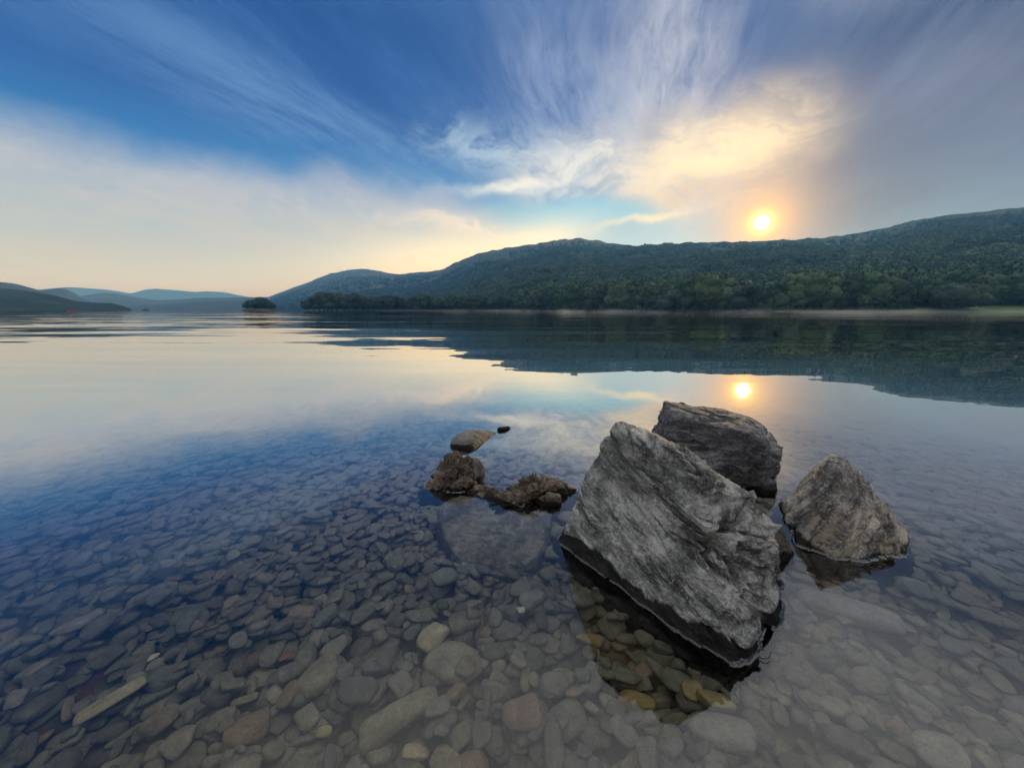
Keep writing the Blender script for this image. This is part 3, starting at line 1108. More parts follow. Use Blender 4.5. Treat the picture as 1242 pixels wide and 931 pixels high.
# ------------------------------------------------------------------ haze
m, T, out = material('haze')
vol = T.new('ShaderNodeVolumePrincipled')
vol.inputs['Color'].default_value = (0.15, 0.47, 1.0, 1)
vol.inputs['Absorption Color'].default_value = (1, 1, 1, 1)
vol.inputs['Density'].default_value = 1.9e-4
vol.inputs['Anisotropy'].default_value = 0.3
T.l.new(vol.outputs[0], out.inputs['Volume'])
bx = [(-9500, -60, -8), (9500, -60, -8), (9500, 9000, -8), (-9500, 9000, -8), (-9500, -60, 430), (9500, -60, 430), (9500, 9000, 430), (-9500, 9000, 430)]
me = mesh_from('haze', bx, [(3, 2, 1, 0), (4, 5, 6, 7), (0, 1, 5, 4), (1, 2, 6, 5), (2, 3, 7, 6), (3, 0, 4, 7)], m, False)
tag(link('haze', me), kind='stuff')


# ------------------------------------------------------------------ mist lying on the water towards the far shore
def mist():
    a0, a1 = azel(470, 376)[0], azel(1500, 376)[0]
    az = np.linspace(a0, a1, 50)
    V = []
    for a in az:
        R0 = float(MAIN.R0(a)) - 3
        for R in np.linspace(40, R0, 6):
            V += [(math.sin(a) * R, math.cos(a) * R, 0.03), (math.sin(a) * R, math.cos(a) * R, 0.75 + 1.9 * min(1, (R - 40) / 130))]
    F_ = []
    st = 12
    for i in range(49):
        for j in range(5):
            p = i * st + j * 2
            q = p + st
            F_.append((p, p + 2, q + 2, q))
            F_.append((p + 1, q + 1, q + 3, p + 3))
        p = i * st
        F_.append((p, p + st, p + st + 1, p + 1))
        p += 10
        F_.append((p, p + 1, p + st + 1, p + st))
    for j in range(5):
        p = j * 2
        F_.append((p, p + 1, p + 3, p + 2))
        p += 49 * st
        F_.append((p, p + 2, p + 3, p + 1))
    m, T, out = material('mist')
    pos = T.new('ShaderNodeNewGeometry').outputs['Position']
    x, y, z = T.sep(pos)
    n = T.noise(T.comb(T.m('MULTIPLY', x, 0.09), T.m('MULTIPLY', y, 0.03), T.m('MULTIPLY', z, 0.22)), 1.0, 4, 0.6)
    dist = T.v('LENGTH', T.comb(x, y, 0.0))
    dens = T.m('MULTIPLY', T.rng(n, 0.47, 0.66), T.rng(dist, 40, 100, 0.0, 1.0))
    top = T.rng(dist, 40, 170, 0.72, 2.6, 'LINEAR')
    dens = T.m('MULTIPLY', dens, T.m('POWER', T.rng(T.m('DIVIDE', z, top), 1.0, 0.0), 2.0))
    dens = T.m('MULTIPLY', dens, T.rng(T.m('DIVIDE', x, y), -0.30, 0.15))
    dens = T.m('MULTIPLY', dens, 0.0055)
    vol = T.new('ShaderNodeVolumePrincipled')
    vol.inputs['Color'].default_value = (0.76, 0.88, 1.0, 1)
    vol.inputs['Anisotropy'].default_value = 0.35
    T.l.new(dens, vol.inputs['Density'])
    T.l.new(vol.outputs[0], out.inputs['Volume'])
    m.cycles.homogeneous_volume = False if hasattr(m.cycles, 'homogeneous_volume') else False
    if hasattr(m.cycles, 'volume_step_rate'):
        m.cycles.volume_step_rate = 0.35
    tag(link('mist', mesh_from('mist', V, F_, m, False)), kind='stuff')


mist()


# ------------------------------------------------------------------ boulders
def hull_planes(pts, centre):
    bm = bmesh.new()
    for p in pts:
        bm.verts.new(p)
    bmesh.ops.convex_hull(bm, input=bm.verts)
    bm.normal_update()
    pl = []
    c = np.array(centre)
    for fc in bm.faces:
        n = np.array(fc.normal[:])
        d = float(np.dot(n, np.array(fc.verts[0].co[:]) - c))
        if d < 0:
            n, d = -n, -d
        if not any(np.dot(n, q[0]) > 0.992 and abs(d - q[1]) < 0.03 for q in pl):
            pl.append((n, d))
    bm.free()
    return np.array([p[0] for p in pl]), np.array([max(p[1], 0.005) for p in pl])


def boulder(name, pts, centre, sub, mat, label, seed, p=26, facet=0.02, fscale=7.0, strata=None, lumps=0.012, fine=0.003, cat='boulder', crack=0.0, group=None, extra=None):
    n, d = hull_planes(pts, centre)
    dirs, faces = ico(sub)
    c = np.array(centre, float)
    dots = np.maximum(dirs @ n.T, 0) / d[None]
    r = (dots ** p).sum(1) ** (-1.0 / p)
    P = c + dirs * r[:, None]
    q = P + seed * 11.3
    disp = lumps * fbm(q * 5.0, 3)
    if facet:
        qq = q * fscale + 0.35 * np.stack([perlin(q * 6 + 3), perlin(q * 6 + 9), perlin(q * 6 + 15)], 1)
        b, s, ctr, rid = cells(qq, seed)
        disp = disp + facet * (rid[:, 0] - 0.5 + 1.1 * ((qq - ctr) * (rid - 0.5) * 2).sum(1))
        if crack:
            disp = disp - crack * np.exp(-((s - b) / 0.05) ** 2)
    if strata is not None:
        ax, step, amp = strata
        ax = unit(ax)
        h = (P @ ax) / step + 0.9 * fbm(q * 4.0, 3)
        fr = h - np.floor(h)
        saw = np.where(fr < 0.8, fr / 0.8, (1 - fr) / 0.2)
        mask = np.clip(0.5 + 1.6 * fbm(q * 3.0 + 40, 2), 0, 1)
        disp = disp + amp * (saw - 0.5) * mask
    if extra is not None:
        disp = disp + extra(P, q)
    disp = disp + fine * ridged(q * 16.0, 4) + fine * 0.6 * fbm(q * 40.0, 3)
    P = P + dirs * disp[:, None]
    base = np.array([c[0], c[1], 0.0])
    o = link(name, mesh_from(name, P - base, faces, mat), None, tuple(base))
    tag(o, label, cat, group)
    return o


# great boulder
BIG = [(.213, 1.52, 0), (.638, .933, 0), (.762, 1.022, 0), (.88, 1.25, 0), (.97, 1.5, 0), (.55, 1.72, 0), (.30, 1.66, 0),
       (.263, 1.52, .126), (.313, 1.50, .299), (.361, 1.455, .438), (.375, 1.42, .585), (.43, 1.42, .585), (.555, 1.41, .545), (.50, 1.25, .55),
       (.60, 1.15, .50), (.672, 1.31, .478), (.80, 1.17, .385), (.90, 1.19, .30), (.935, 1.26, .275), (.80, 1.09, .135), (.655, .955, .05), (.742, 1.03, .11),
       (.11, 1.58, -.32), (.60, .86, -.32), (.79, .95, -.32), (1.10, 1.35, -.32), (1.08, 1.7, -.32), (.5, 1.85, -.32), (.2, 1.75, -.32)]


def big_extra(P, q):
    # broken, hollowed band under the crest and chipped ledges at the near corner
    hgt = P[:, 2]
    along = (P[:, 0] - .213) * .585 - (P[:, 1] - 1.52) * .81
    deep = P[:, 0] * .81 + P[:, 1] * .585
    crest = np.interp(along, [0.1, 0.176, 0.387, 0.526, 0.627, 0.67, 0.85], [.58, .585, .55, .50, .40, .32, .20])
    below = crest - hgt
    up = np.clip((along - 0.10) / 0.12, 0, 1)
    tilt = hgt + 0.42 * along
    w = np.stack([along * 5.0, tilt * 15.0, deep * 7.0], 1) + 0.5 * np.stack([perlin(q * 8), perlin(q * 8 + 7), perlin(q * 8 + 13)], 1)
    holes = np.clip(fbm(w, 3) * 2.2 - 0.05, -0.5, 1.0)
    band = np.exp(-((below - 0.115) / 0.070) ** 2) * up
    e = -0.075 * band * np.clip(holes + 0.40, 0, 1.2)
    e = e + 0.014 * np.exp(-((below - 0.035) / .025) ** 2) * up * np.clip(0.6 + fbm(w * 1.3 + 9, 2), 0, 1.3)
    b, s_, ctr, rid = cells(np.stack([along * 9, tilt * 22, deep * 9], 1) + 0.4 * np.stack([perlin(q * 9), perlin(q * 9 + 5), perlin(q * 9 + 11)], 1), 21)
    chip = np.clip((along - 0.50) / 0.12, 0, 1) * np.clip(1.2 - hgt / 0.30, 0, 1)
    e = e + chip * 0.048 * (rid[:, 0] - 0.55)
    bandchip = np.exp(-((below - 0.10) / 0.11) ** 2)
    e = e + bandchip * up * 0.016 * (rid[:, 1] - 0.5)
    # long cracks running with the bedding, and broken steps between them
    ck = np.stack([along * 2.6, tilt * 9.0, deep * 3.0], 1) + 0.35 * np.stack([perlin(q * 6), perlin(q * 6 + 5), perlin(q * 6 + 11)], 1)
    wide = np.clip(1.15 - below / 0.30, 0.12, 1) * up
    e = e - 0.036 * np.exp(-(perlin(ck) / 0.05) ** 2) * wide
    st = np.stack([along * 3.2, tilt * 12.0, deep * 4.0], 1) + 0.4 * np.stack([perlin(q * 7 + 2), perlin(q * 7 + 6), perlin(q * 7 + 9)], 1)
    b3, s3, c3, r3 = cells(st, 33)
    e = e + 0.036 * (r3[:, 0] - 0.5) * wide
    e = e - 0.022 * np.exp(-((hgt - .085 - .30 * (along - .70)) / .012) ** 2) * (along > .56) * np.clip(0.7 + fbm(q * 7, 2), 0, 1)
    return e


boulder('boulder', BIG, (.60, 1.30, .16), 8, M_big, 'largest pale grey slab-faced boulder rising from the shallow water', 3, 60, 0.008, 5.0,
        ((.30, -.25, .92), 0.06, 0.008), 0.010, 0.0030, extra=big_extra)

def ledges(ax, seed, amp):
    """broken steps and cracks along a bedding direction"""
    ax = unit(ax)
    s1 = unit(np.cross(ax, (0.3, 0.2, 0.9)))
    s2 = np.cross(ax, s1)

    def e(P, q):
        w = np.stack([P @ ax * 13.0, P @ s1 * 4.0, P @ s2 * 4.0], 1) + 0.4 * np.stack([perlin(q * 6 + 2), perlin(q * 6 + 6), perlin(q * 6 + 9)], 1)
        b, s_, c, r = cells(w, seed)
        return amp * (r[:, 0] - 0.5) - amp * 0.9 * np.exp(-(perlin(w * 0.7 + seed) / 0.06) ** 2) + amp * 0.5 * (r[:, 1] - 0.5) * (w - c)[:, 1]
    return e


# blocky boulder behind it
BACK = [(.90, 2.16, .425), (.93, 2.12, .39), (1.255, 2.04, .345), (1.36, 2.02, .30), (1.42, 2.02, .18), (1.40, 2.06, .0), (1.50, 2.42, .345), (1.60, 2.36, .28),
        (1.20, 2.45, .385), (.98, 2.40, .425), (1.66, 2.25, .16), (1.60, 2.15, .10), (1.6, 2.2, 0), (.88, 2.16, 0), (1.66, 2.5, -.35), (.9, 2.6, -.35), (.88, 2.1, -.35), (1.45, 2.05, -.35), (1.62, 2.4, .0)]
boulder('boulder', BACK, (1.25, 2.28, .1), 7, M_back, 'dark flat-topped block boulder behind the largest pale boulder', 5, 44, 0.016, 3.0,
        ((.1, .25, 1), 0.09, 0.012), 0.008, 0.0035, extra=ledges((.1, .25, 1), 30, 0.014))

# pointed boulder on the east side
RIGHT = [(1.41, 1.85, 0), (1.25, 1.505, 0), (1.30, 1.43, 0), (1.40, 1.385, 0), (1.54, 1.42, 0), (1.63, 1.50, 0), (1.76, 1.72, 0), (1.6, 1.95, 0),
         (1.458, 1.60, .300), (1.545, 1.74, .320), (1.50, 1.72, .308), (1.588, 1.70, .302), (1.665, 1.62, .16), (1.68, 1.54, .06), (1.39, 1.72, .14), (1.29, 1.53, .07), (1.43, 1.43, .07), (1.56, 1.455, .10),
         (1.35, 1.95, -.3), (1.17, 1.45, -.3), (1.4, 1.28, -.3), (1.75, 1.4, -.3), (1.95, 1.75, -.3), (1.6, 2.1, -.3)]
boulder('boulder', RIGHT, (1.50, 1.64, .04), 7, M_right, 'blunt-topped brownish boulder standing apart beyond the largest pale boulder', 31, 80, 0.020, 2.6,
        ((.75, -.3, -.55), 0.05, 0.020), 0.007, 0.0035, extra=ledges((.75, -.3, -.55), 44, 0.013))

boulder('rock', [(1.0, 1.33, -.2), (1.17, 1.44, -.02), (1.07, 1.42, .14), (1.0, 1.45, .15), (1.16, 1.52, .03), (1.1, 1.6, -.2), (.95, 1.5, -.2), (1.2, 1.45, -.2), (1.02, 1.36, 0.06)],
        (1.06, 1.46, -.04), 6, M_brown, 'small brown wedge of rock pressed against the largest boulder', 9, 22, 0.02, 12.0, None, 0.01, 0.003, 'rock')
boulder('rock', [(1.385, 1.97, -.15), (1.47, 1.98, -.15), (1.39, 1.97, .06), (1.46, 1.985, .065), (1.40, 2.06, .06), (1.47, 2.05, .05), (1.47, 2.08, -.15), (1.38, 2.06, -.15)],
        (1.43, 2.02, -.03), 5, M_back, 'small black block of stone at the foot of the flat-topped boulder', 10, 22, 0.008, 15.0, None, 0.005, 0.002, 'rock')

boulder('rock', [(-.30, 2.00, 0), (-.20, 1.965, .012), (-.12, 1.93, .012), (-.03, 1.88, .018), (.0, 1.85, 0), (-.02, 1.95, .016), (-.15, 2.03, .02), (-.24, 2.06, .02), (-.05, 1.99, 0), (-.2, 2.1, 0),
                 (-.32, 1.97, -.12), (.02, 1.82, -.12), (.0, 2.0, -.12), (-.25, 2.12, -.12)],
        (-.13, 1.975, -.02), 6, M_crust, 'low wet crusted ledge just awash, joining the brown lump to the rubble heap', 19, 12, 0.006, 18.0, None, 0.010, 0.002, 'rock', extra=lambda P, q: 0.010 * fbm(q * 30.0, 3))

# low stones to the west
boulder('rock', [(-.47, 2.72, -.1), (-.46, 2.74, .05), (-.38, 2.70, .075), (-.30, 2.80, .075), (-.16, 3.02, .03), (-.12, 3.07, 0), (-.20, 3.05, .03), (-.36, 2.92, .075), (-.27, 2.62, -.05), (-.28, 2.64, .01), (-.45, 2.86, .04),
                 (-.5, 2.7, -.3), (-.2, 2.6, -.3), (-.05, 3.05, -.3), (-.4, 3.0, -.3)],
        (-.32, 2.82, -.05), 6, M_smooth, 'long smooth dark rock lying low in the water behind the crusted lump', 12, 14, 0.004, 6.0, None, 0.012, 0.0015, 'rock')
boulder('rock', [(-.15, 3.08, -.1), (.0, 3.16, -.1), (-.12, 3.10, .026), (-.06, 3.13, .036), (-.01, 3.18, .02), (-.12, 3.16, .022), (-.02, 3.22, -.1), (-.15, 3.16, -.1)],
        (-.07, 3.14, -.02), 5, M_smooth, 'little black stone tip beyond the end of the long smooth rock', 13, 10, 0.003, 12.0, None, 0.006, 0.001, 'rock')


def crusty(amp):
    def e(P, q):
        b, s, ctr, rid = cells(q * 24.0, 5)
        b2, s2, c2, r2 = cells(q * 52.0, 6)
        return amp * (0.9 * (rid[:, 0] - 0.3) - 0.55 * b) + amp * 0.5 * (r2[:, 0] - 0.3 - 0.5 * b2)
    return e


boulder('rock', [(-.515, 2.045, 0), (-.21, 2.01, 0), (-.34, 1.985, 0), (-.36, 2.17, .175), (-.30, 2.16, .17), (-.43, 2.1, .10), (-.48, 2.07, .06), (-.25, 2.07, .06), (-.26, 2.2, .12), (-.42, 2.3, .05), (-.22, 2.3, 0),
                 (-.55, 2.0, -.25), (-.15, 1.95, -.25), (-.2, 2.35, -.25), (-.5, 2.35, -.25)],
        (-.35, 2.13, 0), 7, M_crust, 'knobbly brown crusted lump of rock standing in the water', 14, 14, 0.012, 14.0, None, 0.02, 0.004, 'rock', extra=crusty(0.040))
boulder('rock', [(-.27, 2.15, -.06), (-.18, 2.15, -.06), (-.25, 2.18, .13), (-.2, 2.19, .13), (-.16, 2.22, .05), (-.3, 2.2, .06), (-.23, 2.3, .08), (-.22, 2.12, .03), (-.17, 2.3, -.06), (-.27, 2.3, -.06)],
        (-.225, 2.215, .035), 5, M_smooth, 'rounded dark cobble resting against the crusted lump', 15, 9, 0.002, 12.0, None, 0.006, 0.001, 'rock')
boulder('rock', [(-.12, 1.90, 0), (-.10, 1.84, .015), (.05, 1.80, 0), (.17, 1.86, 0), (.31, 1.96, 0), (.05, 1.92, .075), (.10, 1.97, .12), (.16, 1.98, .115), (.24, 2.02, .085), (.29, 2.05, .05), (.36, 2.0, .03), (.40, 2.02, 0), (0, 1.88, .04), (.1, 2.1, .03), (.3, 2.12, 0), (-.08, 1.92, 0),
                 (-.15, 1.75, -.2), (.3, 1.8, -.2), (.4, 2.1, -.2), (-.1, 2.1, -.2)],
        (.12, 1.96, -.02), 7, M_crust, 'low jagged heap of crusted rubble between the lump and the largest boulder', 16, 12, 0.016, 16.0, None, 0.02, 0.004, 'rock', extra=crusty(0.044))
boulder('rock', [(.17, 1.83, -.05), (.265, 1.85, -.05), (.18, 1.84, .045), (.25, 1.86, .05), (.26, 1.92, .035), (.18, 1.91, .05), (.27, 1.92, -.05), (.17, 1.92, -.05)],
        (.22, 1.875, 0), 5, M_brown, 'small black wet cobble at the edge of the rubble heap', 17, 9, 0.004, 15.0, None, 0.005, 0.0015, 'rock')
M_slab = rock_mat('submerged_crust', (0.07, 0.065, 0.05, 1), (0.19, 0.175, 0.14, 1), (0.42, 0.39, 0.32, 1), None, -1.0, 1.2, 2.2, 0.1)
boulder('rock', [(-.40, 1.90, -.05), (-.32, 1.60, -.06), (-.20, 1.46, -.08), (.05, 1.42, -.08), (.16, 1.55, -.06), (.2, 1.85, -.04), (-.1, 2.0, -.015), (-.3, 2.0, -.02),
                 (-.42, 1.85, -.3), (-.22, 1.42, -.3), (.1, 1.38, -.3), (.25, 1.9, -.3), (-.3, 2.1, -.3)],
        (-.08, 1.70, -.18), 6, M_slab, 'pale crusted slab lying just under the water before the brown lump', 18, 20, 0.010, 12.0, None, 0.012, 0.003, 'rock', extra=crusty(0.010))


# ------------------------------------------------------------------ lake-bed stones
def pebble_shape(seed, sub, ax):
    rs = np.random.default_rng(seed)
    n = rs.normal(size=(rs.integers(9, 15), 3))
    n /= np.linalg.norm(n, axis=1)[:, None]
    n = np.concatenate([n, [[0, 0, 1], [0, 0, -1], [1, 0, 0], [-1, 0, 0], [0, 1, 0], [0, -1, 0]]])
    d = rs.uniform(0.70, 1.0, len(n))
    dirs, f = ico(sub)
    p = rs.choice([4, 5, 6, 8, 11])
    r = ((np.maximum(dirs @ n.T, 0) / d) ** p).sum(1) ** (-1.0 / p)
    P = dirs * r[:, None] * (1 + 0.05 * fbm(dirs * 1.8 + seed, 3)[:, None])
    return P / np.abs(P).max(0) * np.array(ax), f


NV = 48
rs = np.random.default_rng(31)
AX = [(1.0, rs.uniform(0.52, 0.88), rs.uniform(0.30, 0.58)) for _ in range(NV)]
for i in range(0, NV, 6):
    AX[i] = (1.0, rs.uniform(0.34, 0.5), rs.uniform(0.24, 0.36))
SHAPE_HI = [pebble_shape(500 + i, 4, AX[i]) for i in range(NV)]
SHAPE_LO = [pebble_shape(500 + i, 3, AX[i]) for i in range(NV)]
SHAPE_XLO = [pebble_shape(500 + i, 2, AX[i]) for i in range(NV)]

GRID = 0.01
X0, X1, Y0, Y1 = -7.6, 7.6, 0.30, 5.2
gx = np.arange(X0, X1, GRID)
gy = np.arange(Y0, Y1, GRID)
GXX, GYY = np.meshgrid(gx, gy)
Hm = bed_z(GXX, GYY)
Top = np.full(Hm.shape, -1, int)
stones = []


def in_view(x, y, m=0.25):
    return abs(x) < 1.47 * (y + 0.14) + m


def drop(x, y, L, var, turn, sink=62, mat=None, label=None, name=None, tilt=None):
    ax = AX[var]
    a, b, c = L * 0.5, L * 0.5 * ax[1], L * 0.5 * ax[2]
    R = a + 0.01
    i0, i1 = int((x - R - X0) / GRID), int((x + R - X0) / GRID) + 1
    j0, j1 = int((y - R - Y0) / GRID), int((y + R - Y0) / GRID) + 1
    if i0 < 0 or j0 < 0 or i1 >= len(gx) or j1 >= len(gy):
        return
    sub = Hm[j0:j1, i0:i1]
    dx, dy = GXX[j0:j1, i0:i1] - x, GYY[j0:j1, i0:i1] - y
    ct, st = math.cos(turn), math.sin(turn)
    u, w = (dx * ct + dy * st) / a, (-dx * st + dy * ct) / b
    q = u * u + w * w
    ins = q < 0.9
    if ins.sum() < 2:
        ins = q <= q.min() + 1e-9
    rest = np.percentile(sub[ins], sink)
    zc = rest + c * 0.62
    if label:
        zc = min(zc, -0.045 - c)
    if zc + c > -0.035:
        return
    # lean with the ground beneath
    Hs = sub[ins] - rest
    sx = np.clip((Hs * u[ins]).sum() / max((u[ins] ** 2).sum() * a, 1e-4), -0.35, 0.35)
    sy = np.clip((Hs * w[ins]).sum() / max((w[ins] ** 2).sum() * b, 1e-4), -0.35, 0.35)
    cap = zc + c * np.sqrt(np.clip(1 - q, 0, 1)) * 0.95 + sx * u * a + sy * w * b
    up = (q < 1) & (cap > sub)
    sub[up] = cap[up]
    Top[j0:j1, i0:i1][up] = len(stones)
    stones.append(dict(p=(x, y, zc), L=L, var=var, turn=turn, tx=sy, ty=-sx, mat=mat, label=label, name=name, shade=random.random()))


rs = np.random.default_rng(77)
nst = 0
for layer, (dens, lo, hi) in enumerate([(470, 0.05, 0.11), (420, 0.034, 0.135)]):
    n = int(dens * 74)
    ys = np.sqrt(rs.uniform(Y0 ** 2, Y1 ** 2, n))
    for y in ys:
        x = rs.uniform(-1, 1) * (1.47 * (y + 0.14) + 0.9)
        # fewer, larger stones farther out
        if rs.uniform() > np.interp(y, [0.5, 1.5, 3, 5], [1.0, 0.9, 0.6, 0.35]):
            continue
        if ((x + .09) / .30) ** 2 + ((y - 1.72) / .25) ** 2 < 1:
            continue
        L = lo + (hi - lo) * rs.beta(1.6, 2.6)
        L *= np.interp(y, [1.5, 5], [1.0, 1.45])
        if rs.uniform() < 0.02:
            L *= 1.5
        drop(float(x), float(y), float(L), int(rs.integers(0, NV)), float(rs.uniform(0, 6.28)))


def bed_point(px, py, depth=0.13):
    """where a sight line refracted at the water meets the stones"""
    r = unit(ray(px, py))
    t = -CAM_H / r[2]
    p = np.array([0, 0, CAM_H]) + r * t
    h = np.array([r[0], r[1], 0]) / 1.333
    dn = -math.sqrt(1 - h[0] ** 2 - h[1] ** 2)
    q = p + np.array([h[0], h[1], dn]) * (depth / -dn)
    scale = (math.hypot(q[1] * math.cos(PITCH) + (CAM_H + depth * 0.75) * math.sin(PITCH), 0)) / F
    return q, scale


T_quartz = one_tone('white_quartz', (0.50, 0.48, 0.42, 1))
T_red = one_tone('red_brown_stone', (0.208, 0.154, 0.123, 1))
T_rust = one_tone('rust_stone', (0.20, 0.158, 0.108, 1))
T_olive = one_tone('olive_stone', (0.21, 0.20, 0.15, 1))
T_yellow = one_tone('yellow_stone', (0.338, 0.317, 0.218, 1))
T_pale = one_tone('pale_grey_stone', (0.23, 0.225, 0.205, 1))
T_ochre = one_tone('ochre_stone', (0.267, 0.224, 0.118, 1))
SPECIAL = [(630, 752, 19, 3, 0.3, T_quartz, 'white quartz pebble shining among grey stones, left of the dark reflection'),
           (489, 872, 108, 0, 0.75, T_olive, 'longest olive brown bar-shaped stone near the bottom edge'),
           (569, 920, 46, 8, 0.1, T_red, 'reddish brown stone at the bottom edge beside the pale yellow-green pebble'),
           (553, 845, 34, 9, 1.2, T_rust, 'rust coloured angular stone a little above the bar-shaped stone'),
           (634, 881, 48, 10, 0.2, T_red, 'dull red brown stone between the bar-shaped stone and the dark reflection'),
           (300, 891, 54, 11, 0.4, T_rust, 'rusty brown oval stone left of the bar-shaped stone'),
           (505, 911, 34, 7, 0.1, T_yellow, 'pale yellow-green pebble at the bottom edge'),
           (540, 918, 44, 13, -0.5, T_olive, 'slim olive stone beside the pale yellow-green pebble'),
           (524, 784, 40, 14, 0.9, T_yellow, 'yellowish pear-shaped stone in the middle of the stone bed'),
           (390, 832, 62, 15, 0.7, T_olive, 'broad olive stone with a pale back left of the bar-shaped stone'),
           (352, 852, 34, 16, 1.3, T_rust, 'orange brown sliver of stone beside the rusty oval stone'),
           (138, 853, 66, 18, 0.9, T_yellow, 'yellowish leaf-shaped slab in the lower left of the stone bed'),
           (392, 889, 20, 19, 0.0, T_yellow, 'tiny cream pebble near the bottom edge'),
           (880, 893, 88, 20, -0.4, T_pale, 'large pale slab below the near corner of the largest boulder'),
           (95, 762, 44, 21, 0.2, T_pale, 'pale flat stone far left on the stone bed'),
           (186, 799, 13, 22, 0.5, T_quartz, 'small glittering white stone left on the stone bed'),
           (1143, 917, 62, 23, -0.3, T_pale, 'large pale grey stone in the lower right corner'),
           (773, 846, 44, 25, -0.4, T_ochre, 'ochre oval stone inside the dark reflection of the largest boulder'),
           (716, 772, 34, 26, -0.3, T_ochre, 'golden brown stone at the edge of the dark reflection'),
           (838, 845, 30, 27, 0.8, T_ochre, 'upright ochre stone inside the dark reflection beside the oval one'),
           (865, 862, 40, 28, 0.2, T_ochre, 'rounded ochre stone half under the dark reflection of the largest boulder'),
           (1030, 745, 110, 6, -0.6, T_pale, 'long pale bar of stone under water before the pointed boulder'),
           (85, 648, 26, 29, 0.3, T_pale, 'lone pale stone in the dark blue water far left')]
for (px_, py_, ln, var, turn, mt, lab) in SPECIAL:
    q, sc = bed_point(px_, py_)
    drop(float(q[0]), float(q[1]), float(ln * sc), var, turn, 72, mt, lab, 'stone')
    if not stones or stones[-1]['label'] != lab:
        print('NOT PLACED', lab)

# visibility of each stone on the bed, from the frame
cnt = np.bincount(Top[Top >= 0], minlength=len(stones)).astype(float)
vis = []
for i, s in enumerate(stones):
    x, y, z = s['p']
    rd = np.array([x, y * 0.99, z * 0.75 - CAM_H])
    c, sn = math.cos(PITCH), math.sin(PITCH)
    zd = rd[1] * c - rd[2] * sn
    u = rd[0] / zd * F + 621
    w = 465.5 - (rd[2] * c + rd[1] * sn) / zd * F
    inside = 5 < u < 1237 and w < 925
    area = cnt[i] * GRID ** 2 * abs(rd[2]) / zd ** 3
    vis.append(area if inside else 0.0)
vis = np.array(vis)
order = np.argsort(-vis)
special = [i for i, s in enumerate(stones) if s['label'] and cnt[i] > 3]
print('special', len(special), [s['label'] for i, s in enumerate(stones) if s['label'] and cnt[i] <= 3])
chosen = set(special)
for i in order:
    if len(chosen) >= 298:
        break
    chosen.add(int(i))
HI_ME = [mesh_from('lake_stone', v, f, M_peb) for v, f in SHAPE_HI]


def rot(turn, tx, ty):
    ct, st = math.cos(turn), math.sin(turn)
    Rz = np.array([[ct, -st, 0], [st, ct, 0], [0, 0, 1]])
    ca, sa = math.cos(math.atan(tx)), math.sin(math.atan(tx))
    Rx = np.array([[1, 0, 0], [0, ca, -sa], [0, sa, ca]])
    cb, sb = math.cos(math.atan(ty)), math.sin(math.atan(ty))
    Ry = np.array([[cb, 0, sb], [0, 1, 0], [-sb, 0, cb]])
    return Rz @ Rx @ Ry


import mathutils
for i in sorted(chosen):
    s = stones[i]
    me = HI_ME[s['var']]
    if s['mat']:
        me = me.copy()
        me.materials[0] = s['mat']
    o = link('stone', me)
    o.rotation_euler = mathutils.Matrix(rot(s['turn'], s['tx'], s['ty']).tolist()).to_euler()
    o.location = s['p']
    k = s['L'] * 0.5
    o.scale = (k, k, k)
    if s['label']:
        tag(o, s['label'], 'stone')
    else:
        tag(o, 'smooth grey-brown slate stone on the near lake bed under clear water', 'stone', 'slate stones on the near lake bed')

VV, FF, SH, off = [], [], [], 0
for i, s in enumerate(stones):
    if i in chosen:
        continue
    y = s['p'][1]
    if cnt[i] < 1:
        continue
    v, f = (SHAPE_LO if y < 2.4 else SHAPE_XLO)[s['var']]
    P = (v * s['L'] * 0.5) @ rot(s['turn'], s['tx'], s['ty']).T + np.array(s['p'])
    VV.append(P)
    FF.append(f + off)
    SH.append(np.full(len(v), s['shade']))
    off += len(v)
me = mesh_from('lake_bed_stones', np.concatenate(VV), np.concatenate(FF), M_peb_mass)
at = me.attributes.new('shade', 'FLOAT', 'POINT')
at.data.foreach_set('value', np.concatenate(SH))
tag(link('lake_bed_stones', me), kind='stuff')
print('stones', len(stones), 'mass', len(VV))

# ------------------------------------------------------------------ small things
# fallen leaf on the bed
q, sc = bed_point(349, 804, 0.11)
L = 18 * sc
V = []
for i in range(9):
    t = i / 8
    wd = L * 0.22 * math.sin(math.pi * min(1, t * 0.95 + 0.05)) ** 0.8
    zz = 0.006 * math.sin(t * 5)
    V += [(L * (t - .5), -wd, zz), (L * (t - .5), 0, zz - 0.004), (L * (t - .5), wd, zz + 0.003)]
f = [(i * 3 + j, i * 3 + j + 1, i * 3 + j + 4, i * 3 + j + 3) for i in range(8) for j in range(2)]
M_lf = plain('dead_leaf', (0.24, 0.09, 0.05, 1), 0.7)
j_, i_ = int((q[1] - Y0) / GRID), int((q[0] - X0) / GRID)
o = link('leaf', mesh_from('leaf', V, f, M_lf), None, (q[0], q[1], float(Hm[j_ - 2:j_ + 3, i_ - 2:i_ + 3].max()) + 0.004))
o.rotation_euler = (0, 0, 1.0)
tag(o, 'reddish dead leaf lying on the stones under water', 'leaf')

M_straw = plain('dry_straw', (0.24, 0.20, 0.13, 1), 0.7)
M_twig = plain('dark_twig', (0.03, 0.024, 0.018, 1), 0.8)


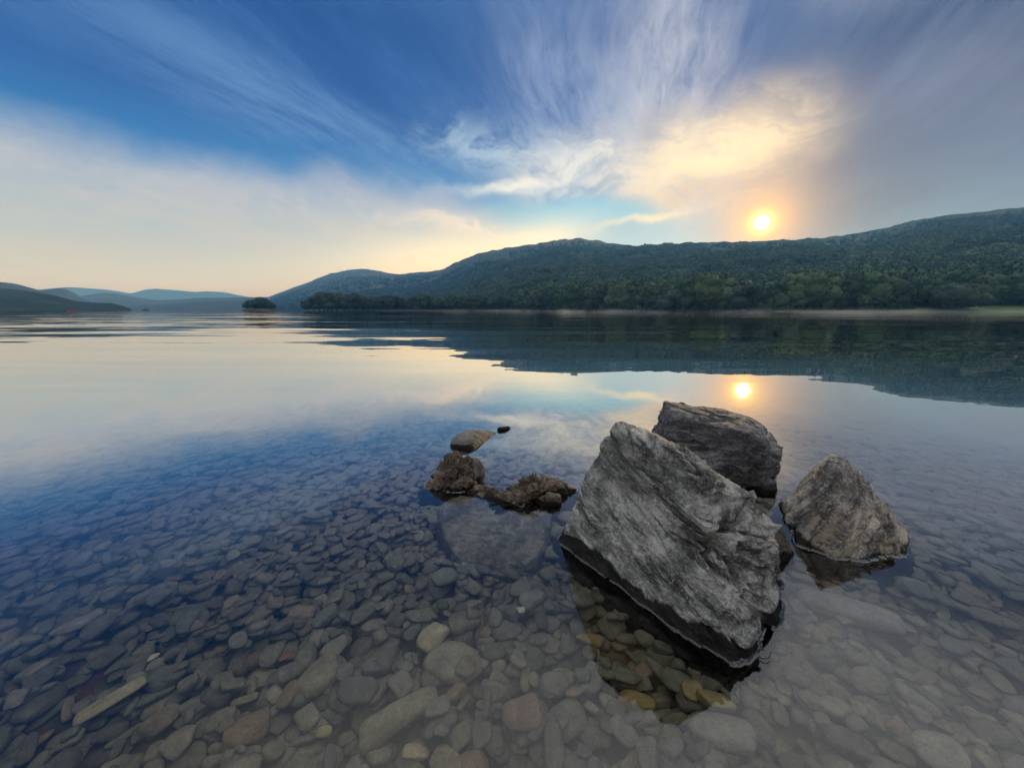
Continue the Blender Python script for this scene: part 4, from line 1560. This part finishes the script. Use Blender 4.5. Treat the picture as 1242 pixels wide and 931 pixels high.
def sail():
    a = azel(176, 376)[0]
    R = 900
    o = empty('sailing_boat', (math.sin(a) * R, math.cos(a) * R, 0), 0.5)
    tag(o, 'dark moored sailing boat with a bare mast far across the lake', 'boat')
    st = []
    for i in range(13):
        t = i / 12
        w = 1.5 * math.sin(math.pi * min(1, 0.12 + t * 0.88)) ** 0.7 + 0.02
        xx = -4.5 + 9 * t
        sh = 1.0 + 0.5 * (t - 0.45) ** 2 * 3
        st.append([(xx, -w, sh), (xx, -w * 0.8, 0.3), (xx, 0, -0.6), (xx, w * 0.8, 0.3), (xx, w, sh), (xx, 0, sh + 0.08)])
    V = [p for s in st for p in s]
    f = [(i * 6 + j, i * 6 + (j + 1) % 6, (i + 1) * 6 + (j + 1) % 6, (i + 1) * 6 + j) for i in range(12) for j in range(6)]
    f += [tuple(range(5, -1, -1)), tuple(range(72, 78))]
    link('hull', mesh_from('hull', V, f, plain('dark_hull', (0.03, 0.035, 0.05, 1), 0.4)), o)
    m = plain('spar_metal', (0.12, 0.12, 0.13, 1), 0.4)
    link('mast', mesh_from('mast', *tube([(0.4, 0, 1), (0.4, 0, 6), (0.4, 0, 12)], 0.26, 0.17, 8), m), o)
    link('boom', mesh_from('boom', *tube([(0.3, 0, 2.2), (-1.6, 0, 2.2), (-3.6, 0, 2.25)], 0.14, 0.12, 8), m), o)
    V, f = join([tube([(-2.2, 0, 1.05), (-2.2, 0, 1.5), (2.0, 0, 1.5), (2.4, 0, 1.0)], 0.7, 0.6, 8)])
    link('cabin', mesh_from('cabin', V, f, plain('cabin_paint', (0.08, 0.085, 0.09, 1), 0.5)), o)


sail()


def canoe():
    a = azel(87, 377)[0]
    R = 480
    o = empty('canoe', (math.sin(a) * R, math.cos(a) * R, 0), 0.75)
    tag(o, 'small red canoe out on the lake beside the black buoy', 'canoe')
    V = []
    for i in range(15):
        t = i / 14
        w = 0.55 * math.sin(math.pi * (0.02 + 0.96 * t)) ** 0.75
        sh = 0.55 + 0.5 * (2 * t - 1) ** 4
        xx = -2.6 + 5.2 * t
        V += [(xx, -w, sh), (xx, -w * 0.9, 0.15), (xx, 0, -0.1), (xx, w * 0.9, 0.15), (xx, w, sh), (xx, w * 0.85, sh), (xx, 0, 0.1), (xx, -w * 0.85, sh)]
    f = [(i * 8 + j, i * 8 + (j + 1) % 8, (i + 1) * 8 + (j + 1) % 8, (i + 1) * 8 + j) for i in range(14) for j in range(8)]
    link('hull', mesh_from('hull', V, f, plain('red_paint', (0.42, 0.06, 0.05, 1), 0.5)), o)
    for xs in (-1.4, 1.3):
        V, f = tube([(xs, -0.5, 0.42), (xs, 0, 0.42), (xs, 0.5, 0.42)], 0.09, 0.09, 6)
        link('thwart', mesh_from('thwart', V, f, plain('thwart_wood', (0.2, 0.1, 0.05, 1))), o)


canoe()
a = azel(78.5, 377)[0]
R = 480
v, f = ico(3)
vv = v * np.array([0.75, 0.75, 0.6]) + np.array([0, 0, 0.25])
o = empty('buoy', (math.sin(a) * R, math.cos(a) * R, 0))
tag(o, 'small black mooring buoy on the lake beside the red canoe', 'buoy')
link('float', mesh_from('float', vv, f, plain('black_plastic', (0.02, 0.02, 0.022, 1), 0.5)), o)
link('mooring_ring', mesh_from('mooring_ring', *tube([(0.18 * math.cos(t), 0, 0.95 + 0.18 * math.sin(t)) for t in np.linspace(0, 6.2, 12)], 0.04, 0.04, 6),
                               plain('buoy_ring', (0.1, 0.1, 0.1, 1), 0.4)), o)


# ------------------------------------------------------------------ water clinging to the foot of the rocks
def waterline(o):
    """closed loops where a rock meets the water"""
    bm = bmesh.new()
    bm.from_mesh(o.data)
    r = bmesh.ops.bisect_plane(bm, geom=bm.verts[:] + bm.edges[:] + bm.faces[:], plane_co=(0, 0, 0), plane_no=(0, 0, 1))
    cut = [e for e in r['geom_cut'] if isinstance(e, bmesh.types.BMEdge)]
    nb = {}
    for e in cut:
        a, b = e.verts
        nb.setdefault(a, []).append(b)
        nb.setdefault(b, []).append(a)
    loops, seen = [], set()
    for v0 in nb:
        if v0 in seen:
            continue
        lp, v, prev = [], v0, None
        while v is not None and v not in seen:
            seen.add(v)
            lp.append((v.co.x + o.location.x, v.co.y + o.location.y))
            nx = [q for q in nb[v] if q not in seen]
            v = nx[0] if nx else None
        if len(lp) > 30:
            loops.append(np.array(lp))
    bm.free()
    return loops


m_edge = bpy.data.materials['lake_water'].copy()
m_edge.name = 'lake_water_edge'
for nd in list(m_edge.node_tree.nodes):
    if nd.type == 'VOLUME_ABSORPTION':
        m_edge.node_tree.nodes.remove(nd)
    elif nd.type in ('BSDF_REFRACTION', 'BSDF_GLOSSY', 'FRESNEL'):
        for l in list(nd.inputs['Normal'].links):
            m_edge.node_tree.links.remove(l)
V, Fc = [], []
for o in list(S.objects):
    if o.type != 'MESH' or not (o.get('category') == 'boulder' or 'knobbly' in o.get('label', '')):
        continue
    for lp in waterline(o):
        n = len(lp)
        sm = lp.copy()
        for _ in range(3):
            sm = (np.roll(sm, 1, 0) + sm + np.roll(sm, -1, 0)) / 3
        tan = np.roll(sm, -2, 0) - np.roll(sm, 2, 0)
        nr = np.stack([tan[:, 1], -tan[:, 0]], 1)
        nr /= np.linalg.norm(nr, axis=1)[:, None] + 1e-9
        c = sm.mean(0)
        if ((sm - c) * nr).sum() < 0:
            nr = -nr
        base = len(V)
        prof = [(-0.004, 0.0065), (0.0005, 0.0045), (0.003, 0.0026), (0.006, 0.0011), (0.010, 0.0004)]
        for i in range(n):
            for off_, zz in prof:
                V.append((sm[i, 0] + nr[i, 0] * off_, sm[i, 1] + nr[i, 1] * off_, zz))
        k = len(prof)
        for i in range(n):
            j = (i + 1) % n
            for q in range(k - 1):
                Fc.append((base + i * k + q, base + i * k + q + 1, base + j * k + q + 1, base + j * k + q))
me = mesh_from('lake_water_edge', V, Fc, m_edge)
bm = bmesh.new()
bm.from_mesh(me)
bm.normal_update()
for fc in bm.faces:
    if fc.normal.z < 0:
        fc.normal_flip()
bm.to_mesh(me)
bm.free()
tag(link('lake_water_edge', me), kind='structure')

# ------------------------------------------------------------------ straw and twigs caught on the largest boulder
from mathutils.bvhtree import BVHTree
big = next(o for o in S.objects if o.get('label', '').startswith('largest pale grey'))
tree = BVHTree.FromPolygons([tuple(v.co + big.location) for v in big.data.vertices], [tuple(p.vertices) for p in big.data.polygons])


def on_boulder(px, py, lift):
    r = Vector(tuple(unit(ray(px, py))))
    hit, nrm_, idx, dd = tree.ray_cast(Vector((0, 0, CAM_H)), r)
    if hit is None:
        return None
    return np.array(hit + nrm_ * lift)


def strand(name, pts, r, mat, label, cat):
    P = [on_boulder(x, y, 0.004 + 0.006 * (i % 2)) for i, (x, y) in enumerate(pts)]
    P = [p for p in P if p is not None]
    if len(P) < 2:
        return
    V, f = tube(P, r, r * 0.5, 6)
    c = np.array(P[0])
    tag(link(name, mesh_from(name, np.array(V) - c, f, mat), None, tuple(c)), label, cat)


strand('straw', [(888, 726), (884, 706), (880, 690), (875, 672), (871, 660)], 0.0011, M_straw, 'pale dry straw stalk hanging down the face of the largest boulder', 'straw')
strand('straw', [(882, 708), (876, 694), (868, 682), (858, 672), (853, 674)], 0.0009, M_straw, 'shorter bent straw crossing the hanging stalk on the largest boulder', 'straw')
strand('twig', [(874, 684), (869, 664), (862, 655), (856, 648)], 0.0012, M_twig, 'thin dark twig above the straw on the largest boulder', 'twig')
strand('twig', [(832, 657), (845, 652), (857, 648), (862, 640)], 0.0014, M_twig, 'thin dark twig lying across the face of the largest boulder', 'twig')
P = [np.array([r_[0] * t_, r_[1] * t_, 0.003 + dz]) for (x_, y_, dz) in [(921, 799, 0), (926, 801, .004), (932, 801, .006), (934, 796, .012)]
     for r_ in [ray(x_, y_)] for t_ in [-CAM_H / r_[2]]]
V, f = tube(P, 0.0016, 0.0008, 6)
c = np.array(P[0])
tag(link('twig', mesh_from('twig', np.array(V) - c, f, M_twig), None, tuple(c)), 'tiny dark twig floating by the near corner of the largest boulder', 'twig')
